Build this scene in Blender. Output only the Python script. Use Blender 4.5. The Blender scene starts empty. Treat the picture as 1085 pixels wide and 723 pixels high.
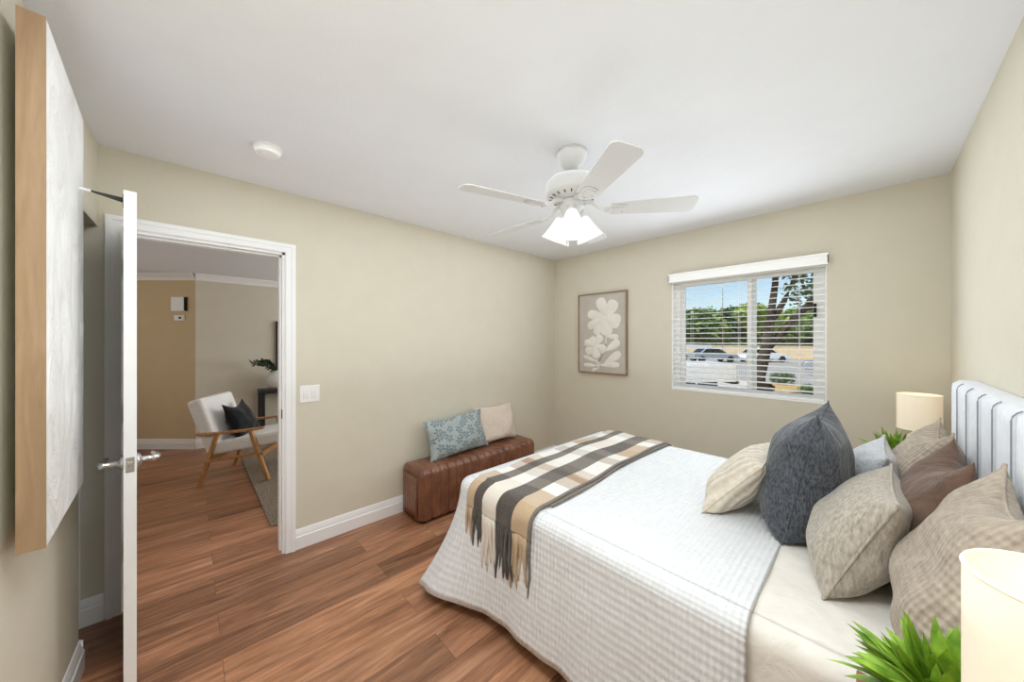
import bpy, bmesh, math, random
from mathutils import Vector, Matrix, noise

# ------------------------------------------------------------------ camera, world, lights
S = bpy.context.scene
COL = S.collection
PI = math.pi
R = math.radians

cam_d = bpy.data.cameras.new('camera')
cam_d.sensor_width = 36
cam_d.lens = 360.65 / 1085 * 36
cam_d.clip_start = 0.02
cam = bpy.data.objects.new('camera', cam_d)
cam.location = (2.7363, 0.3446, 1.44)
cam.rotation_euler = (PI / 2, 0, 0.8132)
COL.objects.link(cam)
S.camera = cam

S.view_settings.view_transform = 'Standard'
S.view_settings.look = 'None'
S.view_settings.exposure = 0.42
S.view_settings.gamma = 1
S.view_settings.use_curve_mapping = False
S.cycles.max_bounces = 14
S.cycles.diffuse_bounces = 8
S.cycles.transparent_max_bounces = 16
S.cycles.caustics_reflective = False
S.cycles.caustics_refractive = False

W = bpy.data.worlds.new('sky')
S.world = W
W.use_nodes = True
wn = W.node_tree.nodes
sky = wn.new('ShaderNodeTexSky')
sky.sky_type = 'NISHITA'
sky.sun_disc = False
sky.sun_elevation = R(52)
sky.sun_rotation = R(200)
sky.air_density = 1.0
sky.dust_density = 1.0
sky.ozone_density = 1.6
SKY = 0.125
wn['Background'].inputs['Strength'].default_value = SKY
W.node_tree.links.new(sky.outputs[0], wn['Background'].inputs[0])


def lamp(name, typ, loc, energy, color=(1, 1, 1), rot=(0, 0, 0), **kw):
    d = bpy.data.lights.new(name, typ)
    d.energy = energy
    d.color = color
    for k, v in kw.items():
        setattr(d, k, v)
    o = bpy.data.objects.new(name, d)
    o.location = loc
    o.rotation_euler = rot
    COL.objects.link(o)
    return o


lamp('sun', 'SUN', (0, -5, 20), 3.4, (1, .95, .86), (R(38), 0, R(-25)), angle=R(0.6))
# daylight entering through the bedroom window, then added corner, ceiling and bed fills
lamp('window_daylight', 'AREA', (1.97, 3.50, 1.52), 9, (.86, .93, 1), (-PI / 2, 0, 0), shape='RECTANGLE', size=1.0, size_y=0.9)
lamp('corner_fill', 'AREA', (2.3, .5, 2.43), 27, (.87, .94, 1), (R(-8), 0, 0), shape='RECTANGLE', size=1.0, size_y=.6)  # added soft fill above the camera corner, no fixture there
lamp('ceiling_fill', 'AREA', (1.5, 1.8, 2.44), 15, (.88, .94, 1), (0, 0, 0), shape='RECTANGLE', size=2.6, size_y=3.2)  # added fill just under the ceiling, evens out the room
lamp('bed_up_fill', 'AREA', (1.65, 1.8, 1.05), 9.5, (.90, .95, 1), (PI, 0, 0), shape='RECTANGLE', size=2.3, size_y=2.8)  # added upward fill over the bed, brightens the ceiling
# the living room's daylight, and a fill added on the hall side
lamp('hall_fill', 'AREA', (-2.6, -2.0, 1.6), 11, (1, .98, .95), (R(122), 0, 0), shape='RECTANGLE', size=1.6, size_y=1.6)  # added fill to brighten the angled wall, no source of its own
lamp('living_daylight', 'AREA', (-1.7, 4.2, 1.35), 50, (.97, .98, 1), (R(-125), 0, 0), shape='RECTANGLE', size=2.2, size_y=1.4)
FAN_W = 0.12
LAMP_W = .7

RW, RL, RH = 3.061, 3.665, 2.453      # bedroom width, length, height


# ------------------------------------------------------------------ helpers
class MB:
    """collects shapes in world space, build() links them as one mesh object"""
    def __init__(self):
        self.v = []; self.f = []; self.uv = None

    def add(self, vs, fs, mat=None):
        n = len(self.v)
        if mat is not None:
            vs = [mat @ Vector(p) for p in vs]
        self.v += [tuple(p) for p in vs]
        self.f += [tuple(i + n for i in f) for f in fs]
        return self

    def box(self, x0, x1, y0, y1, z0, z1, mat=None):
        vs = [(x, y, z) for x in (x0, x1) for y in (y0, y1) for z in (z0, z1)]
        fs = [(0, 1, 3, 2), (4, 6, 7, 5), (0, 4, 5, 1), (2, 3, 7, 6), (0, 2, 6, 4), (1, 5, 7, 3)]
        return self.add(vs, fs, mat)

    def prism(self, poly, a, b, axis='z', mat=None):
        n = len(poly)
        def P(p, t):
            if axis == 'z': return (p[0], p[1], t)
            if axis == 'y': return (p[0], t, p[1])
            return (t, p[0], p[1])
        vs = [P(p, a) for p in poly] + [P(p, b) for p in poly]
        fs = [tuple(range(n))[::-1], tuple(range(n, 2 * n))]
        fs += [(i, (i + 1) % n, n + (i + 1) % n, n + i) for i in range(n)]
        return self.add(vs, fs, mat)

    def lathe(self, prof, seg=32, mat=None, cap=False):
        vs = []; fs = []; n = len(prof)
        for k in range(seg):
            a = 2 * PI * k / seg
            for r, z in prof:
                vs.append((r * math.cos(a), r * math.sin(a), z))
        for k in range(seg):
            j = (k + 1) % seg
            for i in range(n - 1):
                fs.append((k * n + i, j * n + i, j * n + i + 1, k * n + i + 1))
        if cap:
            fs.append(tuple(k * n for k in range(seg))[::-1])
            fs.append(tuple(k * n + n - 1 for k in range(seg)))
        return self.add(vs, fs, mat)

    def tube(self, pts, r, seg=8, mat=None, closed=False):
        pts = [Vector(p) for p in pts]; n = len(pts)
        rr = r if isinstance(r, (list, tuple)) else [r] * n
        vs = []; fs = []
        for i, p in enumerate(pts):
            if closed:
                t = pts[(i + 1) % n] - pts[i - 1]
            else:
                t = pts[min(i + 1, n - 1)] - pts[max(i - 1, 0)]
            t = t.normalized() if t.length > 1e-9 else Vector((0, 0, 1))
            ref = Vector((0, 0, 1)) if abs(t.z) < .93 else Vector((1, 0, 0))
            a = t.cross(ref).normalized(); b = a.cross(t)
            for k in range(seg):
                q = 2 * PI * k / seg
                vs.append(p + rr[i] * (math.cos(q) * a + math.sin(q) * b))
        for i in range(n if closed else n - 1):
            j = (i + 1) % n
            for k in range(seg):
                l = (k + 1) % seg
                fs.append((i * seg + k, i * seg + l, j * seg + l, j * seg + k))
        if not closed:
            fs.append(tuple(range(seg))[::-1]); fs.append(tuple((n - 1) * seg + k for k in range(seg)))
        return self.add(vs, fs, mat)

    def bar(self, p, q, w, h, up=(0, 0, 1)):
        """rectangular bar from p to q"""
        p = Vector(p); q = Vector(q); t = (q - p).normalized()
        a = t.cross(Vector(up)).normalized(); b = a.cross(t)
        vs = [e + a * sx * w / 2 + b * sy * h / 2 for e in (p, q) for sx, sy in ((-1, -1), (1, -1), (1, 1), (-1, 1))]
        return self.add(vs, [(3, 2, 1, 0), (4, 5, 6, 7), (0, 1, 5, 4), (1, 2, 6, 5), (2, 3, 7, 6), (3, 0, 4, 7)])

    def grid(self, fn, nu, nv, mat=None):
        vs = [fn(i / nu, j / nv) for i in range(nu + 1) for j in range(nv + 1)]
        fs = [(i * (nv + 1) + j, (i + 1) * (nv + 1) + j, (i + 1) * (nv + 1) + j + 1, i * (nv + 1) + j + 1)
              for i in range(nu) for j in range(nv)]
        return self.add(vs, fs, mat)

    def build(self, name, mat, parent=None, label=None, smooth=False, bevel=0, seg=2, sub=0, solid=0, autos=None, loc=None):
        me = bpy.data.meshes.new(name)
        off = Vector((0, 0, 0))
        if loc is not None:
            off = Vector(loc)
        elif parent is not None:
            q = parent
            while q is not None:
                off += q.location; q = q.parent
        me.from_pydata([tuple(Vector(p) - off) for p in self.v], [], self.f)
        if self.uv:
            l = me.uv_layers.new(name='UVMap')
            for lp in me.loops:
                l.data[lp.index].uv = self.uv[lp.vertex_index]
        me.update()
        bm = bmesh.new(); bm.from_mesh(me)
        bmesh.ops.recalc_face_normals(bm, faces=bm.faces); bm.to_mesh(me); bm.free()
        o = bpy.data.objects.new(name, me)
        COL.objects.link(o)
        if mat: me.materials.append(mat)
        if loc is not None: o.location = loc
        if parent is not None: o.parent = parent
        if label: o['label'] = label
        if smooth or autos:
            for p in me.polygons: p.use_smooth = True
        if autos:
            sharp = math.cos(R(autos))
            bm = bmesh.new(); bm.from_mesh(me)
            for e in bm.edges:
                if len(e.link_faces) == 2 and e.link_faces[0].normal.dot(e.link_faces[1].normal) < sharp:
                    e.smooth = False
            bm.to_mesh(me); bm.free()
        if solid:
            m = o.modifiers.new('solid', 'SOLIDIFY'); m.thickness = solid; m.offset = -1
        if bevel:
            m = o.modifiers.new('bevel', 'BEVEL'); m.width = bevel; m.segments = seg; m.limit_method = 'ANGLE'; m.angle_limit = R(40)
            for p in me.polygons: p.use_smooth = True
            m.harden_normals = False
            w = o.modifiers.new('wn', 'WEIGHTED_NORMAL'); w.keep_sharp = True
        if sub:
            m = o.modifiers.new('sub', 'SUBSURF'); m.levels = sub; m.render_levels = sub
        return o


def tag(o, label, cat, group=None, kind=None):
    o['label'] = label; o['category'] = cat
    if group: o['group'] = group
    if kind: o['kind'] = kind
    return o


def thing(name, loc, label, cat, group=None):
    o = bpy.data.objects.new(name, None)
    o.empty_display_size = .05
    o.location = loc
    COL.objects.link(o)
    return tag(o, label, cat, group)


def struct(o):
    o['kind'] = 'structure'
    return o


def copy_tree(o, parent=None):
    c = o.copy(); COL.objects.link(c)
    if parent is not None: c.parent = parent
    for ch in [x for x in o.children]:
        copy_tree(ch, c)
    return c


def tr(x, y, z): return Matrix.Translation((x, y, z))
def rx(a): return Matrix.Rotation(a, 4, 'X')
def ry(a): return Matrix.Rotation(a, 4, 'Y')
def rz(a): return Matrix.Rotation(a, 4, 'Z')


# ------------------------------------------------------------------ materials
class NT:
    def __init__(self, name):
        self.m = bpy.data.materials.new(name); self.m.use_nodes = True
        self.t = self.m.node_tree; self.n = self.t.nodes
        self.b = self.n['Principled BSDF']
    def add(self, typ, **kw):
        x = self.n.new(typ)
        for k, v in kw.items():
            if k in x.inputs.keys() if hasattr(x.inputs, 'keys') else False:
                x.inputs[k].default_value = v
            else: setattr(x, k, v)
        return x
    def link(self, a, b): self.t.links.new(a, b)
    def coord(self, kind='Object', scale=(1, 1, 1), rot=(0, 0, 0), loc=(0, 0, 0)):
        c = self.add('ShaderNodeTexCoord'); m = self.add('ShaderNodeMapping')
        m.inputs['Scale'].default_value = scale; m.inputs['Rotation'].default_value = rot; m.inputs['Location'].default_value = loc
        self.link(c.outputs[kind], m.inputs[0]); return m.outputs[0]
    def noise(self, vec, scale=10, detail=4, rough=.5, dist=0):
        x = self.add('ShaderNodeTexNoise'); self.link(vec, x.inputs['Vector'])
        x.inputs['Scale'].default_value = scale; x.inputs['Detail'].default_value = detail
        x.inputs['Roughness'].default_value = rough; x.inputs['Distortion'].default_value = dist
        return x.outputs['Fac']
    def ramp(self, fac, stops, interp='LINEAR'):
        x = self.add('ShaderNodeValToRGB'); cr = x.color_ramp; cr.interpolation = interp
        while len(cr.elements) < len(stops): cr.elements.new(.5)
        for e, (p, c) in zip(cr.elements, stops):
            e.position = p; e.color = c if len(c) == 4 else (*c, 1)
        self.link(fac, x.inputs[0]); return x.outputs[0]
    def mix(self, fac, a, b, typ='MIX'):
        x = self.add('ShaderNodeMixRGB', blend_type=typ)
        for s, i in ((fac, 0), (a, 1), (b, 2)):
            if isinstance(s, (int, float)): x.inputs[i].default_value = s
            elif isinstance(s, tuple): x.inputs[i].default_value = (*s, 1) if len(s) == 3 else s
            else: self.link(s, x.inputs[i])
        return x.outputs[0]
    def math(self, op, a, b=None, c=None):
        x = self.add('ShaderNodeMath', operation=op)
        for i, s in enumerate((a, b, c)):
            if s is None: continue
            if isinstance(s, (int, float)): x.inputs[i].default_value = s
            else: self.link(s, x.inputs[i])
        return x.outputs[0]
    def sep(self, vec):
        x = self.add('ShaderNodeSeparateXYZ'); self.link(vec, x.inputs[0]); return x.outputs
    def wave(self, vec, scale, direction='X', dist=0, prof='SIN', dscale=1):
        x = self.add('ShaderNodeTexWave', bands_direction=direction, wave_profile=prof)
        self.link(vec, x.inputs['Vector']); x.inputs['Scale'].default_value = scale; x.inputs['Distortion'].default_value = dist
        x.inputs['Detail Scale'].default_value = dscale
        return x.outputs['Fac']
    def bump(self, h, strength=.3, dist=.01, chain=None):
        x = self.add('ShaderNodeBump'); x.inputs['Strength'].default_value = strength; x.inputs['Distance'].default_value = dist
        self.link(h, x.inputs['Height'])
        if chain is not None: self.link(chain, x.inputs['Normal'])
        self.link(x.outputs[0], self.b.inputs['Normal']); return x.outputs[0]
    def col(self, c):
        if isinstance(c, tuple): self.b.inputs['Base Color'].default_value = (*c, 1)
        else: self.link(c, self.b.inputs['Base Color'])
        return self
    def set(self, rough=.5, metal=0, spec=.5, sheen=0, **kw):
        self.b.inputs['Roughness'].default_value = rough; self.b.inputs['Metallic'].default_value = metal
        self.b.inputs['Specular IOR Level'].default_value = spec; self.b.inputs['Sheen Weight'].default_value = sheen
        for k, v in kw.items(): self.b.inputs[k].default_value = v
        return self


def s2l(r, g, b):
    f = lambda c: (c / 255 / 12.92) if c <= 10 else ((c / 255 + .055) / 1.055) ** 2.4
    return (f(r), f(g), f(b))


def plain(name, c, rough=.5, metal=0, spec=.5, var=.06, nscale=6, bump=0, bscale=60, **kw):
    t = NT(name); v = t.coord()
    n = t.noise(v, nscale, 3)
    lo = tuple(x * (1 - var) for x in c); hi = tuple(min(1, x * (1 + var)) for x in c)
    t.col(t.ramp(n, [(.3, lo), (.7, hi)])); t.set(rough, metal, spec, **kw)
    if bump: t.bump(t.noise(v, bscale, 3), bump, .004)
    return t.m


M = {}
M['wall'] = plain('wall_paint', s2l(212, 206, 189), .85, spec=.2, var=.015, bump=.25, bscale=90)
M['wall_warm'] = plain('wall_paint_warm', s2l(208, 188, 152), .85, spec=.2, var=.02, bump=.2, bscale=90)
M['ceil'] = plain('ceiling_paint', s2l(229, 231, 235), .9, spec=.15, var=.01, bump=.2, bscale=70)
M['white'] = plain('white_trim', s2l(240, 240, 240), .38, var=.01)
M['white_gloss'] = plain('white_enamel', s2l(232, 232, 231), .35, var=.01)
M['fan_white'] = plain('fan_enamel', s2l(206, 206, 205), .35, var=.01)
M['blind'] = plain('blind_white', s2l(250, 250, 249), .45, var=.01)
M['chrome'] = plain('satin_chrome', (.62, .62, .63), .22, 1, var=.03)
M['dark_metal'] = plain('dark_bronze', (.03, .028, .026), .4, .8)
M['black'] = plain('black_wood', (.012, .011, .011), .45)
M['oak'] = None


def wood(name, a, b, rough=.45, axis='X', scale=9, bump=.05):
    t = NT(name)
    sc = {'X': (.12, 1, 1), 'Y': (1, .12, 1), 'Z': (1, 1, .12)}[axis]
    v = t.coord(scale=sc)
    n = t.noise(v, scale * 4, 6, .6, 1.2); n2 = t.noise(v, scale * 20, 4)
    f = t.math('ADD', t.math('MULTIPLY', n, .75), t.math('MULTIPLY', n2, .25))
    t.col(t.ramp(f, [(.3, a), (.68, b)])); t.set(rough); t.bump(n2, bump, .003)
    return t.m


M['oak'] = wood('honey_oak', s2l(150, 104, 58), s2l(196, 150, 98), .45, 'Z')
M['tan_wood'] = wood('tan_frame_wood', s2l(142, 114, 84), s2l(166, 138, 106), .6, 'Z', 5)
M['frame_wood'] = wood('grey_oak_frame', s2l(120, 98, 76), s2l(160, 138, 116), .55, 'Z', 7)
M['walnut'] = wood('nightstand_wood', s2l(128, 84, 56), s2l(170, 118, 84), .4, 'Y', 5)


def floor_mat():
    t = NT('vinyl_plank_floor')
    c = t.coord('Object')
    mp = t.add('ShaderNodeMapping'); mp.inputs['Rotation'].default_value = (0, 0, PI / 2)
    t.link(c, mp.inputs[0])
    br = t.add('ShaderNodeTexBrick'); t.link(mp.outputs[0], br.inputs['Vector'])
    br.offset = .37; br.inputs['Scale'].default_value = 1
    br.inputs['Brick Width'].default_value = 1.22; br.inputs['Row Height'].default_value = .18
    br.inputs['Mortar Size'].default_value = .0012; br.inputs['Mortar Smooth'].default_value = .3; br.inputs['Bias'].default_value = 0
    br.inputs['Color1'].default_value = (0, 0, 0, 1); br.inputs['Color2'].default_value = (1, 1, 1, 1); br.inputs['Mortar'].default_value = (.5, .5, .5, 1)
    rnd = t.sep(br.outputs['Color'])[0]
    off = t.add('ShaderNodeCombineXYZ'); t.link(t.math('MULTIPLY', rnd, 37.0), off.inputs[0]); t.link(t.math('MULTIPLY', rnd, 11.0), off.inputs[1])
    va = t.add('ShaderNodeVectorMath', operation='ADD'); t.link(c, va.inputs[0]); t.link(off.outputs[0], va.inputs[1])
    st = t.add('ShaderNodeMapping'); st.inputs['Scale'].default_value = (1, .085, 1); t.link(va.outputs[0], st.inputs[0])
    g1 = t.noise(st.outputs[0], 14, 5, .62, 1.6)
    g2 = t.noise(st.outputs[0], 70, 5, .6, .4)
    g3 = t.noise(st.outputs[0], 4.0, 3, .5, .8)
    f = t.math('ADD', t.math('MULTIPLY', g1, .5), t.math('ADD', t.math('MULTIPLY', g2, .2), t.math('MULTIPLY', g3, .3)))
    colr = t.ramp(f, [(.33, s2l(84, 55, 38)), (.44, s2l(136, 94, 68)), (.56, s2l(174, 126, 95)), (.68, s2l(208, 162, 128))])
    tint = t.ramp(rnd, [(0, (.74, .72, .72)), (.5, (.98, .96, .94)), (1, (1.16, 1.1, 1.06))])
    colr = t.mix(1.0, colr, tint, 'MULTIPLY')
    colr = t.mix(t.math('MULTIPLY', br.outputs['Fac'], .6), colr, s2l(40, 24, 18))
    t.col(colr)
    t.set(.36, spec=.45)
    rr = t.math('ADD', t.math('MULTIPLY', g2, .16), .28)
    t.link(rr, t.b.inputs['Roughness'])
    b = t.bump(g2, .12, .002)
    t.bump(t.math('SUBTRACT', 1.0, br.outputs['Fac']), .4, .002, b)
    return t.m


M['floor'] = floor_mat()


def fabric(name, a, b, weave=900, rough=.9, sheen=.2, wrinkle=.0, nscale=60, aniso=(1, 1, 1), ws=.12):
    t = NT(name); v = t.coord()
    n = t.noise(t.coord(scale=aniso), nscale, 5, .65)
    w1 = t.wave(v, weave / 6.283, 'X', 1.5); w2 = t.wave(v, weave / 6.283, 'Z', 1.5); w3 = t.wave(v, weave / 6.283, 'Y', 1.5)
    w = t.math('ADD', t.math('MULTIPLY', w1, .34), t.math('ADD', t.math('MULTIPLY', w2, .33), t.math('MULTIPLY', w3, .33)))
    t.col(t.ramp(n, [(.32, a), (.68, b)])); t.set(rough, spec=.15, sheen=sheen)
    bb = t.bump(w, ws, .001)
    if wrinkle: t.bump(t.noise(v, 9, 4, .55, .8), wrinkle, .03, bb)
    return t.m


def waffle(name, a, b, pu=.014, pv=.02, strength=.8, coords='UV', rib=False, cf=.16):
    """waffle weave or ribs laid out along the cloth's own UV (in metres)"""
    t = NT(name)
    c = t.add('ShaderNodeTexCoord')
    s = t.sep(c.outputs[coords])
    hu = t.math('SINE', t.math('MULTIPLY', s[0], 2 * PI / pu))
    hv = t.math('SINE', t.math('MULTIPLY', s[1], 2 * PI / pv))
    h = hu if rib else t.math('ADD', t.math('MULTIPLY', hu, .65), t.math('MULTIPLY', hv, .35))
    n = t.noise(c.outputs['Object'], 40, 4, .6)
    f = t.math('ADD', t.math('MULTIPLY', h, cf), n)
    t.col(t.ramp(f, [(.25, a), (.75, b)])); t.set(.92, spec=.1, sheen=.2)
    bb = t.bump(h, strength, .004)
    t.bump(t.noise(c.outputs['Object'], 5, 3, .5, .5), .25, .03, bb)
    return t.m


M['quilt'] = waffle('white_waffle_cotton', s2l(216, 218, 220), s2l(228, 230, 232), .019, .024, .5, cf=.10)
M['comforter'] = fabric('ivory_cotton', s2l(224, 219, 210), s2l(234, 229, 221), 1600, wrinkle=.25, nscale=12)
M['leather'] = None
M['pillow_cream'] = waffle('cream_ribbed_linen', s2l(196, 184, 166), s2l(226, 217, 203), .034, .03, .9, rib=True)
M['pillow_navy'] = fabric('charcoal_denim', s2l(40, 43, 50), s2l(100, 104, 111), 1400, nscale=170, wrinkle=.8, aniso=(1, 1, .35))
M['pillow_grey'] = fabric('heathered_grey_linen', s2l(146, 138, 126), s2l(196, 188, 176), 1300, nscale=110, wrinkle=.4, aniso=(1, 1, .3))
M['pillow_grey_lit'] = fabric('window_lit_grey_linen', s2l(170, 172, 176), s2l(206, 208, 211), 1300, nscale=90, wrinkle=.5)  # grey beige linen with bluish window light mixed into the colour
M['pillow_brown'] = fabric('brown_velvet', s2l(92, 72, 60), s2l(114, 90, 76), 1500, nscale=14, wrinkle=.6, sheen=.2, ws=0.02)
M['pillow_taupe'] = waffle('taupe_waffle_linen', s2l(150, 136, 120), s2l(188, 174, 157), .015, .018, .6, cf=.10)
M['pillow_black'] = fabric('black_cotton', s2l(14, 15, 20), s2l(26, 28, 34), 1200, wrinkle=.4)
M['pillow_blush'] = fabric('blush_linen', s2l(206, 190, 176), s2l(222, 207, 194), 1200, nscale=80, wrinkle=.3)
M['boucle'] = fabric('white_upholstery', s2l(226, 226, 224), s2l(240, 240, 238), 900, nscale=50)
M['seam_shade'] = plain('grey_seam_shade', s2l(140, 143, 150), .9)  # grey stands in for the shade inside the headboard grooves
M['headboard'] = fabric('pale_grey_upholstery', s2l(214, 217, 222), s2l(226, 229, 234), 1500, nscale=40)


def leather():
    t = NT('brown_leather'); v = t.coord()
    n = t.noise(v, 7, 4, .6, .5); f = t.noise(v, 160, 3)
    t.col(t.ramp(n, [(.3, s2l(100, 62, 45)), (.72, s2l(138, 92, 68))])); t.set(.3, spec=.6)
    t.bump(f, .12, .002)
    return t.m


M['leather'] = leather()


def floral():
    t = NT('blue_floral_print')
    c = t.add('ShaderNodeTexCoord')
    v = c.outputs['UV']
    d = t.add('ShaderNodeTexVoronoi', feature='F1', voronoi_dimensions='2D'); t.link(v, d.inputs['Vector']); d.inputs['Scale'].default_value = 15
    # petals: angular lobes around each cell's centre
    sub = t.add('ShaderNodeVectorMath', operation='SUBTRACT'); t.link(v, sub.inputs[0]); t.link(d.outputs['Position'], sub.inputs[1])
    s = t.sep(sub.outputs[0])
    ang = t.math('ARCTAN2', s[1], s[0])
    lob = t.math('ABSOLUTE', t.math('SINE', t.math('MULTIPLY', ang, 2.5)))
    rad = t.math('MULTIPLY', d.outputs['Distance'], 1.0)
    line = t.math('ABSOLUTE', t.math('SUBTRACT', rad, t.math('ADD', t.math('MULTIPLY', lob, .34), .08)))
    pet = t.math('LESS_THAN', line, .065)
    spoke = t.math('MULTIPLY', t.math('GREATER_THAN', lob, .93), t.math('LESS_THAN', rad, .36))
    f = t.math('MAXIMUM', pet, spoke)
    n = t.noise(v, 60, 3)
    base = t.ramp(n, [(.3, s2l(150, 160, 160)), (.7, s2l(176, 185, 184))])
    t.col(t.mix(t.math('MULTIPLY', f, .85), base, s2l(92, 110, 118))); t.set(.9, spec=.1, sheen=.2)
    t.bump(t.noise(c.outputs['Object'], 14, 3), .3, .02)
    return t.m


M['floral'] = floral()


def plaid():
    """UV: u across the throw (0..1), v along it in metres from the near fringe"""
    t = NT('plaid_wool')
    c = t.add('ShaderNodeTexCoord'); s = t.sep(c.outputs['UV'])
    cream = s2l(226, 217, 205); tan = s2l(190, 162, 128); brown = s2l(54, 43, 34); grey = s2l(108, 99, 90); white = s2l(236, 233, 228)
    lines = t.ramp(s[0], [(0, tan), (.13, brown), (.27, cream), (.50, brown), (.74, tan), (.96, grey)], 'CONSTANT')
    lines2 = t.ramp(s[0], [(0, white), (.13, grey), (.27, white), (.50, grey), (.74, white), (.96, grey)], 'CONSTANT')
    vv = t.math('FRACT', t.math('DIVIDE', s[1], 1.05))
    band = t.ramp(vv, [(0, (0, 0, 0)), (.13, (.15, .15, .15)), (.26, (1, 1, 1)), (.36, (.5, .5, .5)), (.46, (.0, .0, .0)), (.52, (.5, .5, .5)), (.62, (1, 1, 1)), (.80, (.55, .55, .55)), (.9, (.9, .9, .9))], 'CONSTANT')
    base = t.mix(t.sep(band)[0], lines, lines2)
    dark = t.ramp(vv, [(0, (1, 1, 1)), (.36, (.78, .76, .74)), (.46, (.62, .50, .42)), (.54, (1, 1, 1)), (.80, (.74, .73, .72)), (.90, (1, 1, 1))], 'CONSTANT')
    base = t.mix(.75, base, dark, 'MULTIPLY')
    n = t.noise(c.outputs['Object'], 260, 4, .7)
    base = t.mix(t.math('MULTIPLY', n, .22), base, t.ramp(t.noise(c.outputs['Object'], 420, 2), [(.4, brown), (.6, white)]), 'MIX')
    t.col(base); t.set(.95, spec=.05, sheen=.3)
    t.bump(n, .5, .004)
    return t.m


M['plaid'] = plaid()


def shade_mat(name, col, strength, trans=.25):
    """lit lamp shade: glows, and lets its bulb's light through"""
    t = NT(name)
    n = t.noise(t.coord(), 120, 2)
    t.col(t.ramp(n, [(.3, tuple(c * .97 for c in col)), (.7, col)])); t.set(.6)
    t.b.inputs['Emission Color'].default_value = (*col, 1); t.b.inputs['Emission Strength'].default_value = strength
    tp = t.add('ShaderNodeBsdfTransparent'); mx = t.add('ShaderNodeMixShader'); mx.inputs[0].default_value = trans
    t.link(t.b.outputs[0], mx.inputs[1]); t.link(tp.outputs[0], mx.inputs[2])
    t.link(mx.outputs[0], t.n['Material Output'].inputs[0])
    return t.m


M['fan_glass'] = shade_mat('frosted_lit_glass', (.74, .735, .72), .34, .2)
M['drum_shade'] = shade_mat('cream_linen_shade_lit', (.90, .81, .66), .13, .10)
tb = NT('lit_bulb'); tb.col(tb.ramp(tb.noise(tb.coord(), 20), [(.4, (1, .97, .9)), (.6, (1, .98, .92))]))
tb.b.inputs['Emission Color'].default_value = (1, .93, .8, 1); tb.b.inputs['Emission Strength'].default_value = 2.0
M['bulb'] = tb.m


def glass():
    t = NT('window_glass')
    tp = t.add('ShaderNodeBsdfTransparent'); gl = t.add('ShaderNodeBsdfGlossy'); gl.inputs['Roughness'].default_value = .02
    n = t.ramp(t.noise(t.coord(), 2), [(0, (.95, .97, .97)), (1, (.97, .98, .98))]); t.link(n, tp.inputs[0])
    mx = t.add('ShaderNodeMixShader'); mx.inputs[0].default_value = .015
    t.link(tp.outputs[0], mx.inputs[1]); t.link(gl.outputs[0], mx.inputs[2]); t.link(mx.outputs[0], t.n['Material Output'].inputs[0])
    return t.m


M['glass'] = glass()


def leafmat(name, a, b, rough=.5):
    t = NT(name); v = t.coord()
    t.col(t.ramp(t.noise(v, 30, 3), [(.3, a), (.7, b)])); t.set(rough)
    return t.m


M['grass_leaf'] = leafmat('bright_grass_leaf', s2l(86, 128, 26), s2l(150, 186, 60))
M['olive_leaf'] = leafmat('olive_leaf', s2l(38, 54, 40), s2l(72, 92, 68))
M['ceramic'] = plain('white_ceramic', s2l(222, 222, 220), .4, bump=.05)
M['plaster'] = None


def plaster():
    t = NT('white_plaster_canvas'); v = t.coord(scale=(1, 1, .6))
    n = t.noise(v, 5, 6, .65, 1.5); n2 = t.noise(v, 60, 3)
    t.col(t.ramp(n, [(.3, s2l(222, 221, 218)), (.6, s2l(238, 238, 236))])); t.set(.8, spec=.2)
    b = t.bump(n, .7, .03); t.bump(n2, .3, .003, b)
    return t.m


M['plaster'] = plaster()
M['art_back'] = plain('beige_art_ground', s2l(192, 184, 175), .85, spec=.1, bump=.1)
M['art_flower'] = plain('off_white_relief', s2l(228, 224, 216), .85, spec=.1, bump=.1)


def rugmat():
    t = NT('woven_jute_rug'); v = t.coord()
    w = t.math('ADD', t.wave(v, 30, 'X', 2), t.wave(v, 30, 'Y', 2))
    n = t.noise(v, 90, 4, .7)
    t.col(t.ramp(n, [(.3, s2l(92, 84, 74)), (.5, s2l(146, 134, 118)), (.7, s2l(190, 178, 160))])); t.set(.95, spec=.05)
    t.bump(t.math('ADD', t.math('MULTIPLY', w, .3), n), .8, .01)
    return t.m


M['rug'] = rugmat()


# ------------------------------------------------------------------ the setting: bedroom shell
def slab(name, x0, x1, y0, y1, z0, z1, mat, label, cat):
    o = MB().box(x0, x1, y0, y1, z0, z1).build(name, mat)
    o['label'] = label; struct(o); o['category'] = cat
    return o


slab('floor', -5.6, RW + .12, -2.3, RL + .14, -.12, 0, M['floor'], 'reddish brown wood plank floor running through bedroom and living room', 'floor')
slab('ceiling', -.06, RW + .12, -1.0, RL + .14, RH, RH + .15, M['ceil'], 'flat white bedroom ceiling', 'ceiling')
slab('ceiling_living', -5.6, -.06, -2.3, 5.3, 2.335, 2.335 + .25, M['ceil'], 'flat white living room ceiling seen through the doorway', 'ceiling')

DY0, DY1, DH = .085, .812, 2.038       # door opening in the left wall
m = MB()
m.box(-.115, 0, -1.0, DY0, 0, RH); m.box(-.115, 0, DY1, 5.3, 0, RH); m.box(-.115, 0, DY0, DY1, DH, RH)
o = struct(m.build('wall_left', M['wall'])); o['label'] = 'tan bedroom wall with the doorway, bench side'; o['category'] = 'wall'

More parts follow.
